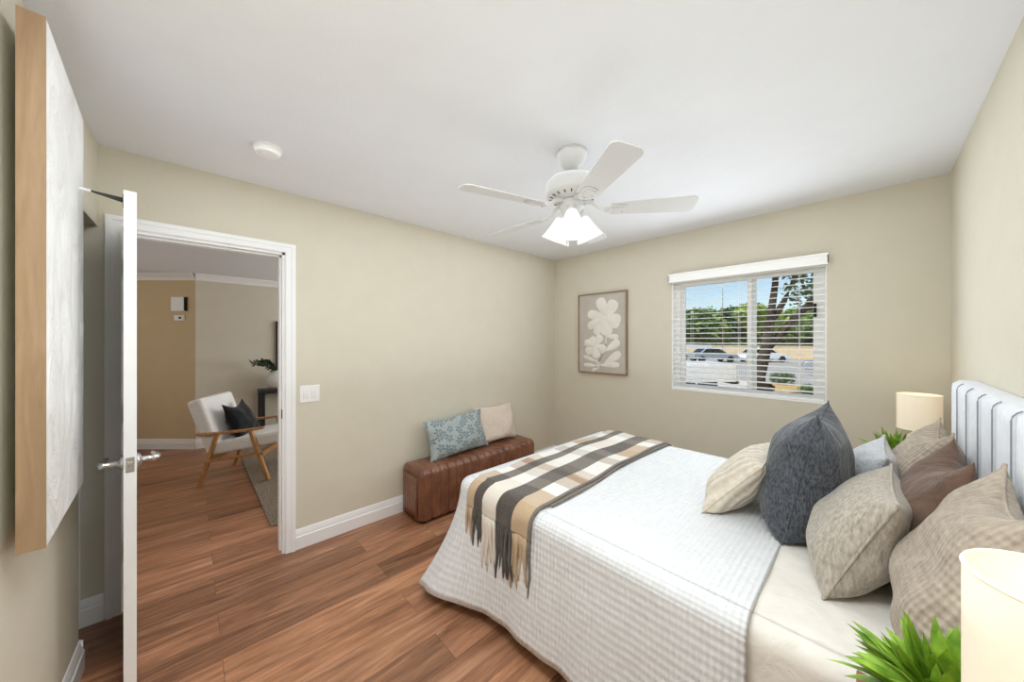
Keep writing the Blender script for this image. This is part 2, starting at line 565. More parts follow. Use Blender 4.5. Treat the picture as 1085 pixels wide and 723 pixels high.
WX0, WX1, WZ0, WZ1 = 1.432, 2.513, .985, 2.035
m = MB()
m.box(-.115, WX0, RL, RL + .14, -.7, RH); m.box(WX1, RW + .12, RL, RL + .14, -.7, RH)
m.box(WX0, WX1, RL, RL + .14, -.7, WZ0); m.box(WX0, WX1, RL, RL + .14, WZ1, RH)
o = struct(m.build('wall_back', M['wall'])); o['label'] = 'tan bedroom wall around the window'; o['category'] = 'wall'
slab('wall_right', RW, RW + .12, -.2, RL, 0, RH, M['wall'], 'tan wall behind the headboard', 'wall')

# near wall (with canvas), a touch out of square, and the header over the narrow opening
def near_y(x): return -.019 * x
m = MB()
XE = .37
m.prism([(XE, near_y(XE)), (XE, near_y(XE) - .115), (RW + .12, near_y(RW) - .115), (RW + .12, near_y(RW))], 0, RH)
m.prism([(0, 0), (0, -.115), (XE, near_y(XE) - .115), (XE, near_y(XE))], 2.03, RH)
o = struct(m.build('wall_front', M['wall'])); o['label'] = 'tan wall beside the camera with header over a narrow opening'; o['category'] = 'wall'
m = MB()
m.box(0, 1.6, -.98, -.9, 0, RH); m.box(1.5, 1.6, -.9, -.13, 0, RH)
o = struct(m.build('wall_alcove', M['wall'])); o['label'] = 'dim alcove wall beyond the narrow opening'; o['category'] = 'wall'

# living room outline beyond the door
AX, AY = -3.458, .396
dl = (-.687, -.727)
m = MB()
m.box(AX - .1, AX, AY, 5.2, 0, 2.335)
o = struct(m.build('wall_living', M['wall'])); o['label'] = 'olive tan living room wall behind the white armchair'; o['category'] = 'wall'
L2 = 2.6
nx, ny = -.727 * .1, .687 * .1
m = MB().prism([(AX, AY), (AX + dl[0] * L2, AY + dl[1] * L2), (AX + dl[0] * L2 + nx, AY + dl[1] * L2 + ny), (AX - .1, AY + .05)], 0, 2.335)
o = struct(m.build('wall_angle', M['wall_warm'])); o['label'] = 'warm tan angled living room wall carrying the white chime box'; o['category'] = 'wall'
m = MB()
m.box(-5.6, -.115, -2.3, -2.2, 0, 2.335); m.box(AX, -.115, 5.2, 5.3, 0, 2.335); m.box(-5.6, -5.5, -2.2, -1.2, 0, 2.335)
m.box(-.115, 0, -2.3, -1.0, 0, 2.335)
o = struct(m.build('wall_hall', M['wall'])); o['label'] = 'far living room walls out of sight of the doorway'; o['category'] = 'wall'


# baseboards: profile swept along straight runs (p -> q, room on the left of the direction)
def base_run(m, p, q, h=.135, t=.016):
    p = Vector((*p, 0)); q = Vector((*q, 0)); d = (q - p).normalized(); n = Vector((-d.y, d.x, 0))
    prof = [(0, 0), (t, 0), (t, h * .62), (t * .72, h * .66), (t * .72, h * .78), (t * .5, h * .84), (t * .42, h * .95), (t * .2, h), (0, h)]
    k = len(prof)
    vs = [e + n * a + Vector((0, 0, b)) for e in (p, q) for a, b in prof]
    fs = [tuple(range(k)), tuple(range(k, 2 * k))[::-1]] + [(i, (i + 1) % k, k + (i + 1) % k, k + i) for i in range(k)]
    m.add(vs, fs)


def baseboard(name, runs, label):
    m = MB()
    for p, q in runs: base_run(m, p, q)
    o = struct(m.build(name, M['white'], autos=30)); o['label'] = label; o['category'] = 'baseboard'
    return o


baseboard('baseboard_left', [((0, RL), (0, .874))], 'white moulded baseboard under the bench wall')
baseboard('baseboard_back', [((RW, RL), (0, RL))], 'white baseboard under the window wall')
baseboard('baseboard_right', [((RW, 0), (RW, RL))], 'white baseboard behind the bed')
baseboard('baseboard_front', [((XE - .012, near_y(XE)), (RW, near_y(RW))), ((XE, near_y(XE) - .115), (XE, near_y(XE) + .012))], 'white baseboard on the wall beside the camera')
baseboard('baseboard_alcove', [((0, .02), (0, -.9))], 'white baseboard behind the open door')
baseboard('baseboard_living', [((AX, 5.2), (AX, AY))], 'white baseboard behind the armchair and console')
baseboard('baseboard_angle', [((AX, AY), (AX + dl[0] * L2, AY + dl[1] * L2))], 'white baseboard below the chime box')


def crown_run(m, p, q, zt, s=.075):
    p = Vector((*p, 0)); q = Vector((*q, 0)); d = (q - p).normalized(); n = Vector((-d.y, d.x, 0))
    prof = [(0, zt), (s, zt), (s, zt - .012), (s * .8, zt - .016), (s * .55, zt - .035), (s * .25, zt - .052), (.012, zt - .066), (.012, zt - .085), (0, zt - .085)]
    k = len(prof)
    vs = [e + n * a + Vector((0, 0, b)) for e in (p, q) for a, b in prof]
    fs = [tuple(range(k)), tuple(range(k, 2 * k))[::-1]] + [(i, (i + 1) % k, k + (i + 1) % k, k + i) for i in range(k)]
    m.add(vs, fs)


m = MB(); crown_run(m, (AX, 5.2), (AX, AY), 2.335)
o = struct(m.build('trim_1', M['white'], autos=30)); o['label'] = 'white crown moulding above the armchair wall'; o['category'] = 'moulding'
m = MB(); crown_run(m, (AX, AY), (AX + dl[0] * L2, AY + dl[1] * L2), 2.335)
o = struct(m.build('trim_2', M['white'], autos=30)); o['label'] = 'white crown moulding above the chime box'; o['category'] = 'moulding'

# door casing, moulded: three steps
def casing(m, y0, y1, zt, xs, w=.062):
    s = 1 if xs >= 0 else -1
    for a, b, t in ((0, w, .012), (.004, w - .008, .018), (.036, w - .004, .023)):
        lo, hi = sorted((xs, xs + s * t))
        m.box(lo, hi, y0 - b, y0 - a, 0, zt + b); m.box(lo, hi, y1 + a, y1 + b, 0, zt + b)
        m.box(lo, hi, y0 - a, y1 + a, zt + a, zt + b)


m = MB()
casing(m, DY0, DY1, DH, 0); casing(m, DY0, DY1, DH, -.115)
m.box(-.115, 0, DY0 - .001, DY0 + .015, 0, DH); m.box(-.115, 0, DY1 - .015, DY1 + .001, 0, DH); m.box(-.115, 0, DY0, DY1, DH - .015, DH + .001)
m.box(-.09, -.042, DY0 + .015, DY0 + .026, 0, DH - .015); m.box(-.09, -.042, DY1 - .026, DY1 - .015, 0, DH - .015); m.box(-.09, -.042, DY0 + .015, DY1 - .015, DH - .026, DH - .015)
casing_o = struct(m.build('trim_3', M['white'])); casing_o['label'] = 'white door casing around the living room doorway'; casing_o['category'] = 'door casing'
MB().box(-.03, .001, DY1 - .0165, DY1 - .0145, .915, .975).build('strike_plate', M['dark_metal'], casing_o, 'dark strike plate')
# floor transition strip under the door
m = MB().prism([(-.10, 0), (-.02, 0), (-.03, .006), (-.06, .009), (-.09, .006)], DY0 + .015, DY1 - .015, 'y')
o = struct(m.build('trim_4', M['floor'])); o['label'] = 'wood threshold strip under the doorway'; o['category'] = 'threshold'
# casing of the closet in the alcove
m = MB()
for a, b, t in ((0, .07, .012), (.006, .062, .018), (.03, .066, .024)):
    m.box(0, t, -.055 - b, -.055 - a, 0, 2.03 - .001)
o = struct(m.build('trim_5', M['white'])); o['label'] = 'white casing strip just inside the narrow opening'; o['category'] = 'moulding'

# ------------------------------------------------------------------ the bedroom door, hinged at the left jamb, standing open
HX, HY = .012, .098
door = struct(bpy.data.objects.new('door_1', None)); COL.objects.link(door)
door.location = (HX, HY, .0)
door.rotation_euler = (0, 0, R(4.6))
door['label'] = 'white bedroom door standing open, seen almost edge on'; door['category'] = 'door'
DW, DT = .722, .035


def dbuild(m, name, mat, parent=None, **kw):
    o = m.build(name, mat, None, **kw); o.parent = parent or door
    return o


m = MB()
for xa, xb in ((0, .11), (.325, .397), (DW - .11, DW)): m.box(xa, xb, 0, DT, .012, 2.03)
for xa, xb in ((.11, .325), (.397, DW - .11)):
    for za, zb in ((.012, .22), (.78, .90), (1.50, 1.62), (1.90, 2.03)): m.box(xa, xb, 0, DT, za, zb)
    for za, zb in ((.22, .78), (.90, 1.50), (1.62, 1.90)):
        m.box(xa, xb, .010, DT - .010, za, zb); m.box(xa + .03, xb - .03, .005, DT - .005, za + .03, zb - .03)
dbuild(m, 'door_leaf', M['white_gloss'])
for zc in (.33, 1.05, 1.83):
    m = MB(); m.tube([(-.004, .0, zc - .045), (-.004, .0, zc + .045)], .006, 8)
    m.box(-.012, -.002, .0, .03, zc - .045, zc + .045)
    for k in (-.028, 0, .028): m.tube([(-.0125, .02, zc + k), (-.0135, .02, zc + k)], .003, 6)
    dbuild(m, 'hinge', M['dark_metal'])
m = MB().box(DW - .0005, DW + .0015, .006, DT - .006, .952 - .029, .952 + .029)
lp = dbuild(m, 'latch_plate', M['chrome'], label='satin chrome latch plate')
m = MB(); m.prism([(0.010, .0), (.026, 0), (.026, .004), (.010, .012)], .944, .962)
v = [(DW + p[1], p[0], p[2]) for p in m.v]; m.v = v
dbuild(m, 'latch_bolt', M['chrome'], lp)
for s in (-1, 1):                               # lever handle on both faces
    y0 = 0 if s < 0 else DT
    m = MB()
    m.lathe([(0, 0), (.03, 0), (.03, .004), (.024, .011), (.013, .014), (.011, .045), (.013, .05), (.013, .064), (0, .066)], 24, tr(DW - .06, y0, .952) @ rx(R(90) if s < 0 else R(-90)))
    yy = y0 + s * .057
    m.tube([(DW - .055, yy, .952), (DW - .085, yy + s * .002, .952), (DW - .13, yy, .950), (DW - .175, yy - s * .008, .949)], [.0115, .010, .009, .008], 10)
    dbuild(m, 'door_handle', M['chrome'], smooth=True)
# thin coat hook hung over the top corner, white tipped
m = MB()
m.box(DW - .10, DW - .06, -.003, -.0003, 1.985, 2.03)
m.add([(DW - .085, -.003, 2.002), (DW - .075, -.003, 2.002), (DW - .075, -.003, 2.02), (DW - .085, -.003, 2.02),
       (DW - .083, -.085, 2.019), (DW - .077, -.085, 2.019), (DW - .077, -.085, 2.024), (DW - .083, -.085, 2.024)],
      [(0, 1, 2, 3), (4, 5, 6, 7), (0, 1, 5, 4), (1, 2, 6, 5), (2, 3, 7, 6), (3, 0, 4, 7)])
hook = dbuild(m, 'hook', M['dark_metal'], label='thin dark hook at the top of the door')
m = MB().tube([(DW - .080, -.084, 2.0215), (DW - .080, -.112, 2.0225)], .0055, 10)
dbuild(m, 'tip', M['white'], hook, label='white tip')

# ------------------------------------------------------------------ window and blind
win = struct(bpy.data.objects.new('window_1', None)); COL.objects.link(win); win.location = (1.9725, RL + .1, WZ0)
win['label'] = 'white framed sliding window looking onto the street'; win['category'] = 'window'
m = MB()                                          # reveal lining
m.box(WX0, WX0 + .006, RL + .002, RL + .14, WZ0, WZ1); m.box(WX1 - .006, WX1, RL + .002, RL + .14, WZ0, WZ1)
m.box(WX0, WX1, RL + .002, RL + .14, WZ1 - .006, WZ1); m.box(WX0, WX1, RL - .004, RL + .14, WZ0, WZ0 + .012)
m.build('reveal', M['blind'], win)
fy0, fy1 = RL + .085, RL + .135
m = MB(); fw = .048
m.box(WX0, WX0 + fw, fy0, fy1, WZ0, WZ1); m.box(WX1 - fw, WX1, fy0, fy1, WZ0, WZ1)
m.box(WX0 + fw, WX1 - fw, fy0, fy1, WZ0, WZ0 + .026); m.box(WX0 + fw, WX1 - fw, fy0, fy1, WZ1 - fw, WZ1)
m.build('window_frame', M['blind'], win)
XM = 2.045
for xa, xb, ya in ((WX0 + fw, XM + .028, fy0 + .026), (XM - .03, WX1 - fw, fy0 + .002)):
    m = MB(); sw = .032; yb = ya + .022
    m.box(xa, xa + sw, ya, yb, WZ0 + .026, WZ1 - fw); m.box(xb - sw, xb, ya, yb, WZ0 + .026, WZ1 - fw)
    m.box(xa + sw, xb - sw, ya, yb, WZ0 + .026, WZ0 + .026 + .022); m.box(xa + sw, xb - sw, ya, yb, WZ1 - fw - sw, WZ1 - fw)
    sash = m.build('sash', M['blind'], win)
    MB().box(xa + sw, xb - sw, ya + .008, ya + .012, WZ0 + .048, WZ1 - fw - sw).build('pane', M['glass'], sash)
MB().box(WX1 - fw - .03, WX1 - fw - .012, fy0 - .012, fy0 + .003, 1.62, 1.72).build('latch', M['dark_metal'], win, 'dark sash latch')

blind = thing('window_blind', (1.9725, RL, WZ0), 'white horizontal slat blind with slats tilted open across the window', 'window blind')
m = MB()
m.box(1.415, 2.528, RL - .046, RL - .034, 1.985, 2.066); m.box(1.415, 2.528, RL - .05, RL - .034, 2.05, 2.066); m.box(1.415, 2.528, RL - .05, RL - .034, 1.985, 1.996)
m.box(1.415, 1.425, RL - .046, RL - .001, 1.985, 2.066); m.box(2.518, 2.528, RL - .046, RL - .001, 1.985, 2.066)
m.build('valance', M['blind'], blind, bevel=.002)
m = MB()
zs = 1.955; k = 0
while zs > 1.035:
    tilt = .08
    m.add([(WX0 + .012, RL + .006 + t * .05, zs + tilt * .05 * (t - .5) + (.0022 if 0 < t < 1 else 0) + dz) for dz in (0, .0028) for t in (0, .33, .67, 1)] +
          [(WX1 - .012, RL + .006 + t * .05, zs + tilt * .05 * (t - .5) + (.0022 if 0 < t < 1 else 0) + dz) for dz in (0, .0028) for t in (0, .33, .67, 1)],
          [(0, 1, 9, 8), (1, 2, 10, 9), (2, 3, 11, 10), (4, 5, 13, 12), (5, 6, 14, 13), (6, 7, 15, 14), (0, 4, 12, 8), (3, 7, 15, 11),
           (0, 1, 5, 4), (1, 2, 6, 5), (2, 3, 7, 6), (8, 9, 13, 12), (9, 10, 14, 13), (10, 11, 15, 14)])
    zs -= .0447
m.build('slat_panel', M['blind'], blind)
MB().box(WX0 + .012, WX1 - .012, RL + .004, RL + .058, .999, 1.013).build('bottom_rail', M['blind'], blind, bevel=.003)
MB().box(WX0 + .008, WX1 - .008, RL + .004, RL + .06, 1.985, 2.028).build('headrail', M['blind'], blind)
for xc in (1.60, 1.97, 2.36):
    m = MB()
    for yy in (RL + .005, RL + .058):
        m.tube([(xc, yy, 1.005), (xc, yy, 1.99)], .0011, 5)
    m.build('ladder_cord', M['blind'], blind)

# ------------------------------------------------------------------ ceiling fan
FX, FY = 1.631, 1.832
fan = thing('ceiling_fan', (FX, FY, RH), 'white five blade ceiling fan with three lit bell shades', 'ceiling fan')
T = tr(FX, FY, 0)
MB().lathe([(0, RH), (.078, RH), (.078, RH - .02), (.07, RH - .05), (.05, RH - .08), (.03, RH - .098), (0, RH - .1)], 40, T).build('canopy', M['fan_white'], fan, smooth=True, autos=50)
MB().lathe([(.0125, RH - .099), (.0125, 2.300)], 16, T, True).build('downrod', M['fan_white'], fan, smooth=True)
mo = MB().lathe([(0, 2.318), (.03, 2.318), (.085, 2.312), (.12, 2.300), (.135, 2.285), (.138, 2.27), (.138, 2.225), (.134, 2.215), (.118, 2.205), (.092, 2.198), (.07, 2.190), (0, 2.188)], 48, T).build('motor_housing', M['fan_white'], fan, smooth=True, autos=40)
for k in range(20):
    a = 2 * PI * k / 20
    MB().box(-.009, .009, -.003, .003, -.0015, .0015, T @ rz(a) @ tr(.112, 0, 2.2025) @ ry(R(-16))).build('vent_slot', M['dark_metal'], mo, 'dark vent slot')


def blade_bm():
    m = MB()
    pts = []
    L0, L1 = .20, .622
    n = 10
    def half(t): return .052 + .016 * t
    top = [(L0 + (L1 - .035 - L0) * i / n, half(i / n)) for i in range(n + 1)]
    arc = [(L1 - .035 + .035 * math.sin(a), half(1) - .035 * 1.0 + .035 * math.cos(a)) for a in [PI / 2 * j / 6 for j in range(1, 7)]]
    out = top + arc
    poly = out + [(x, -y) for x, y in reversed(out)]
    m.prism(poly, -.0028, .0028)
    return m


angs = [38 + 72 * k for k in range(5)]
for k, a in enumerate(angs):
    Tb = T @ rz(R(a)) @ tr(0, 0, 2.140) @ rx(R(-12))
    b = blade_bm(); b.v = [tuple(Tb @ Vector(p)) for p in b.v]
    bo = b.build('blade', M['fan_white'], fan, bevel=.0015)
    m = MB()
    m.tube([T @ rz(R(a)) @ Vector(p) for p in ((.062, 0, 2.186), (.10, 0, 2.178), (.14, 0, 2.150), (.19, 0, 2.133))], [.014, .011, .010, .010], 10)
    m.prism([(.165, -.018), (.20, -.036), (.27, -.034), (.285, -.02), (.285, .02), (.27, .034), (.20, .036), (.165, .018)], -.0075, -.0029, 'z', Tb)
    m.prism([(.205, -.018), (.27, -.016), (.27, .016), (.205, .018)], -.0105, -.0075, 'z', Tb)
    for px in (.215, .262): m.tube([Tb @ Vector((px, .026, -.0075)), Tb @ Vector((px, .026, -.0115))], .005, 8)
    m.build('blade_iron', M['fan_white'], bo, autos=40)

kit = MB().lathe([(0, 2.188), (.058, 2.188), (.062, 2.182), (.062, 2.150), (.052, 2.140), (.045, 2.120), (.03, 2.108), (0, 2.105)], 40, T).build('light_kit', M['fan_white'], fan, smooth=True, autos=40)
for k in range(3):
    a = R(-53.4 + 120 * k)
    Ts = T @ rz(a) @ tr(.052, 0, 2.128) @ ry(R(-25)) @ rx(PI)     # local +z points down and outward
    mm = MB().lathe([(0, -.018), (.022, -.018), (.024, 0), (.030, .012), (.030, .022), (0, .024)], 20, Ts)
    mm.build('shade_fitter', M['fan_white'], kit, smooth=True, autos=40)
    prof = [(.026, .018), (.033, .03), (.039, .05), (.048, .08), (.059, .11), (.070, .135), (.074, .145)]
    prof = prof + [(r - .0025, z) for r, z in reversed(prof)]
    sh = MB().lathe(prof, 36, Ts).build('lamp_shade', M['fan_glass'], fan, 'lit frosted glass bell shade', smooth=True)
    MB().lathe([(0, .022), (.014, .024), (.015, .045), (.024, .068), (.027, .085), (.022, .102), (.01, .111), (0, .113)], 20, Ts).build('bulb', M['bulb'], sh, 'lit bulb', smooth=True)
    p = Ts @ Vector((0, 0, .128))
    lamp('fan_bulb_light', 'POINT', p, FAN_W, (.86, .93, 1), shadow_soft_size=.055)
for (dx, dy, zb, r) in ((-.012, -.018, 1.945, .006), (.022, .008, 1.975, .009)):
    m = MB().tube([(FX + dx, FY + dy, 2.11), (FX + dx, FY + dy, zb + .03)], .0014, 6)
    m.lathe([(0, zb + .034), (r * .5, zb + .03), (r, zb + .012), (r * .8, zb + .002), (0, zb)], 12, tr(FX + dx, FY + dy, 0))
    m.build('pull_chain', M['white'], fan)

# smoke detector
sd = thing('smoke_detector', (.56, .64, RH), 'round white smoke detector on the ceiling near the door wall', 'smoke detector')
Ts = tr(.56, .64, 0)
MB().lathe([(0, RH), (.066, RH), (.066, RH - .01), (0, RH - .01)], 36, Ts).build('base', M['white'], sd, smooth=True, autos=40)
MB().lathe([(0, RH - .01), (.06, RH - .01), (.061, RH - .016), (.055, RH - .022), (.055, RH - .028), (.052, RH - .036), (.04, RH - .041), (0, RH - .042)], 36, Ts).build('cover', M['white'], sd, smooth=True, autos=40)
MB().lathe([(0, RH - .041), (.007, RH - .041), (.007, RH - .044), (0, RH - .044)], 12, Ts @ tr(.02, -.02, 0)).build('test_button', M['white'], sd)

# light switch
sw = thing('light_switch', (0, .96, 1.07), 'white double rocker light switch plate beside the door casing', 'light switch')
MB().box(0, .006, .898, 1.022, 1.008, 1.126).build('wall_plate', M['white'], sw, bevel=.003)
for yc in (.935, .985):
    MB().prism([(.006, 1.035), (.009, 1.035), (.0115, 1.067), (.008, 1.099), (.006, 1.099)], yc - .0165, yc + .0165, 'y').build('rocker', M['white_gloss'], sw, bevel=.001)

# ------------------------------------------------------------------ wall art
art = thing('flower_picture', (.685, RL, 1.53), 'framed cream relief picture of two white flowers beside the window', 'picture')
X0, X1, Z0, Z1 = .382, .988, 1.080, 1.973
ya, yb = RL - .034, RL - .001
m = MB(); fr = .014
m.box(X0, X0 + fr, ya, yb, Z0, Z1); m.box(X1 - fr, X1, ya, yb, Z0, Z1); m.box(X0 + fr, X1 - fr, ya, yb, Z0, Z0 + fr); m.box(X0 + fr, X1 - fr, ya, yb, Z1 - fr, Z1)
m.build('frame', M['frame_wood'], art, bevel=.0015)
MB().box(X0 + fr, X1 - fr, ya + .010, yb - .004, Z0 + fr, Z1 - fr).build('canvas', M['art_back'], art)
yp = ya + .010
AW, AH = X1 - X0 - 2 * fr, Z1 - Z0 - 2 * fr


def petal(m, cx, cz, dx, dz, w, th=.004, base=.12, n=22):
    """rounded petal from (cx,cz) growing to (dx,dz), normalised picture coordinates"""
    p = Vector((X0 + fr + cx * AW, Z0 + fr + cz * AH)); q = Vector((X0 + fr + dx * AW, Z0 + fr + dz * AH))
    d = q - p; L = d.length; d.normalize(); s = Vector((-d.y, d.x)); ring = []
    for i in range(n):
        a = 2 * PI * i / n
        t = .5 - .5 * math.cos(a)
        wid = w * AW * (base + (1 - base) * t ** .75) * abs(math.sin(a)) ** .8 * (1 if a < PI else -1)
        ring.append(p + d * (L * t) + s * wid)
    vs = [(r.x, yp + .0002, r.y) for r in ring] + [(r.x, yp - th * .6, r.y) for r in ring]
    c = (p + d * L * .6)
    vs += [((r.x - c.x) * .82 + c.x, yp - th, (r.y - c.y) * .82 + c.y) for r in ring]
    fs = []
    for lay in (0, 1):
        for i in range(n):
            j = (i + 1) % n
            fs.append((lay * n + i, lay * n + j, lay * n + n + j, lay * n + n + i))
    fs.append(tuple(range(2 * n, 3 * n)))
    m.add(vs, fs)


for (cx, cz, pl) in ((.60, .70, [(.46, .95, .17), (.80, .90, .19), (.90, .62, .22), (.62, .47, .20), (.36, .49, .14), (.20, .58, .13), (.20, .76, .14)]),
                     (.37, .34, [(.50, .475, .13), (.27, .45, .12), (.12, .385, .12), (.16, .24, .13), (.40, .18, .14), (.60, .28, .14)])):
    m = MB()
    for k, (a, b, w) in enumerate(pl): petal(m, cx, cz, a, b, w * .84, .007 + .002 * (k % 3), .22)
    m.build('flower', M['art_flower'], art, 'off-white raised flower', smooth=True, autos=40)
m = MB()
for (a, b, c, d, w) in ((.60, .46, .86, .45, .07), (.58, .27, .88, .40, .10), (.55, .10, .90, .26, .10), (.45, .09, .88, .11, .07), (.42, .13, .10, .20, .05), (.42, .08, .10, .085, .05),
                        (.44, .05, .30, .02, .04)):
    petal(m, a, b, c, d, w, .0035, .15)
for pts in (((.61, .47), (.60, .36), (.53, .24), (.46, .14), (.44, .04)), ((.38, .18), (.41, .12), (.44, .06))):
    m.tube([(X0 + fr + a * AW, yp - .001, Z0 + fr + b * AH) for a, b in pts], .006, 8)
m.build('leaves', M['art_flower'], art, 'off-white raised stems and leaves', smooth=True, autos=40)

# big textured canvas on the near wall, hung a little askew
cv = thing('canvas_art', (.87, .0, 1.6), 'tall white textured canvas in tan wood frame, close on the near wall', 'picture')
P0 = Vector((1.188, .061, 0)); P1 = Vector((.565, .037, 0))
d = (P1 - P0).normalized(); nrm = Vector((-d.y, d.x, 0))
if nrm.y > 0: nrm = -nrm          # towards the wall
LN = (P1 - P0).length
B = Matrix(((d.x, nrm.x, 0, P0.x), (d.y, nrm.y, 0, P0.y), (0, 0, 1, 0), (0, 0, 0, 1)))
CZ0, CZ1 = .875, 2.325
D_ = .05
m = MB(); t_ = .006
m.box(0, t_, .002, D_, CZ0, CZ1, B); m.box(LN - t_, LN, .004, D_, CZ0, CZ1, B); m.box(t_, LN - t_, .004, D_, CZ0, CZ0 + t_, B); m.box(t_, LN - t_, .004, D_, CZ1 - t_, CZ1, B)
m.build('frame', M['tan_wood'], cv)
m = MB()
m.box(t_, LN - t_, .006, D_ - .004, CZ0 + t_, CZ1 - t_, B)


def relief(u, v):
    x = .002 + (LN - .002) * u; z = CZ0 + (CZ1 - CZ0) * v
    n = noise.fractal(Vector((x * 5, z * 3, 1.3)), 1.0, 2.0, 5)
    e = min(u, 1 - u, v, 1 - v) * 12
    return B @ Vector((x, .0028 - max(0, n) * .010 * min(1, e), z))


m.grid(relief, 46, 90)
m.build('canvas', M['plaster'], cv, 'white plaster textured canvas', smooth=True, autos=50)

# ------------------------------------------------------------------ bench and its cushions
bench = thing('bench', (.175, 2.28, 0), 'channel tufted brown leather bench against the bedroom wall', 'bench')
BX0, BX1, BY0, BY1, BZ0, BZ1 = .022, .345, 1.635, 2.945, .028, .425


def channel_box():
    m = MB()
    # cross section (x,z) rounded rectangle, swept along y with grooves; ends rounded
    def sec(inset):
        r = .05; pts = []
        x0, x1, z0, z1 = BX0 + inset, BX1 - inset, BZ0 + min(inset, .008), BZ1 - inset
        for cx, cz, a0 in ((x1 - r, z1 - r, 0), (x0 + r, z1 - r, 90)):
            for j in range(7):
                a = R(a0 + 90 * j / 6); pts.append((cx + r * math.cos(a), cz + r * math.sin(a)))
        for cx, cz, a0 in ((x0 + .012, z0 + .012, 180), (x1 - .012, z0 + .012, 270)):
            for j in range(3):
                a = R(a0 + 90 * j / 2); pts.append((cx + .012 * math.cos(a), cz + .012 * math.sin(a)))
        return pts
    ys = []; nch = 16; L = BY1 - BY0
    st = [(BY0, .032), (BY0 + .004, .018), (BY0 + .015, .006)]
    ys += st
    for k in range(nch + 1):
        yc = BY0 + .03 + (L - .06) * k / nch
        ys += [(yc - .004, .0015), (yc - .0012, .0045), (yc, .006), (yc + .0012, .0045), (yc + .004, .0015)]
        if k < nch:
            w = (L - .06) / nch
            ys += [(yc + w * .3, -.0015), (yc + w * .5, -.002), (yc + w * .7, -.0015)]
    ys += [(BY1 - .015, .006), (BY1 - .004, .018), (BY1, .032)]
    base_sec = sec(0)
    def ring(y, i):
        k = min(1, max(0, (min(y - BY0, BY1 - y)) / .03))
        out = []
        for (x, z), (bx, bz) in zip(sec(i), base_sec):
            w = 1.0 if (y < BY0 + .016 or y > BY1 - .016) else min(1, max(.12, (bx - (BX1 - .12)) / .05))
            out.append((bx + (x - bx) * w, y, bz + (z - bz) * w))
        return out
    rings = [ring(y, i) for y, i in ys]
    n = len(rings[0]); vs = [p for r_ in rings for p in r_]; fs = []
    for i in range(len(rings) - 1):
        for j in range(n):
            k = (j + 1) % n
            fs.append((i * n + j, i * n + k, (i + 1) * n + k, (i + 1) * n + j))
    fs.append(tuple(range(n))[::-1]); fs.append(tuple((len(rings) - 1) * n + j for j in range(n)))
    m.add(vs, fs)
    return m


channel_box().build('body', M['leather'], bench, smooth=True, autos=60)
m = MB()
m.grid(lambda u, v: (BX0 + .05 + (BX1 - BX0 - .1) * u, BY0 - .0005 - .004 * abs(math.sin(PI * 5 * u)) ** .5, BZ0 + .02 + (BZ1 - BZ0 - .075) * v), 60, 6)
m.build('end_panel', M['leather'], bench, smooth=True, solid=-.006)
for xx in (BX0 + .05, BX1 - .05):
    for yy in (BY0 + .06, BY1 - .06):
        MB().lathe([(.02, 0), (.022, .03)], 14, tr(xx, yy, 0), True).build('foot', M['black'], bench)


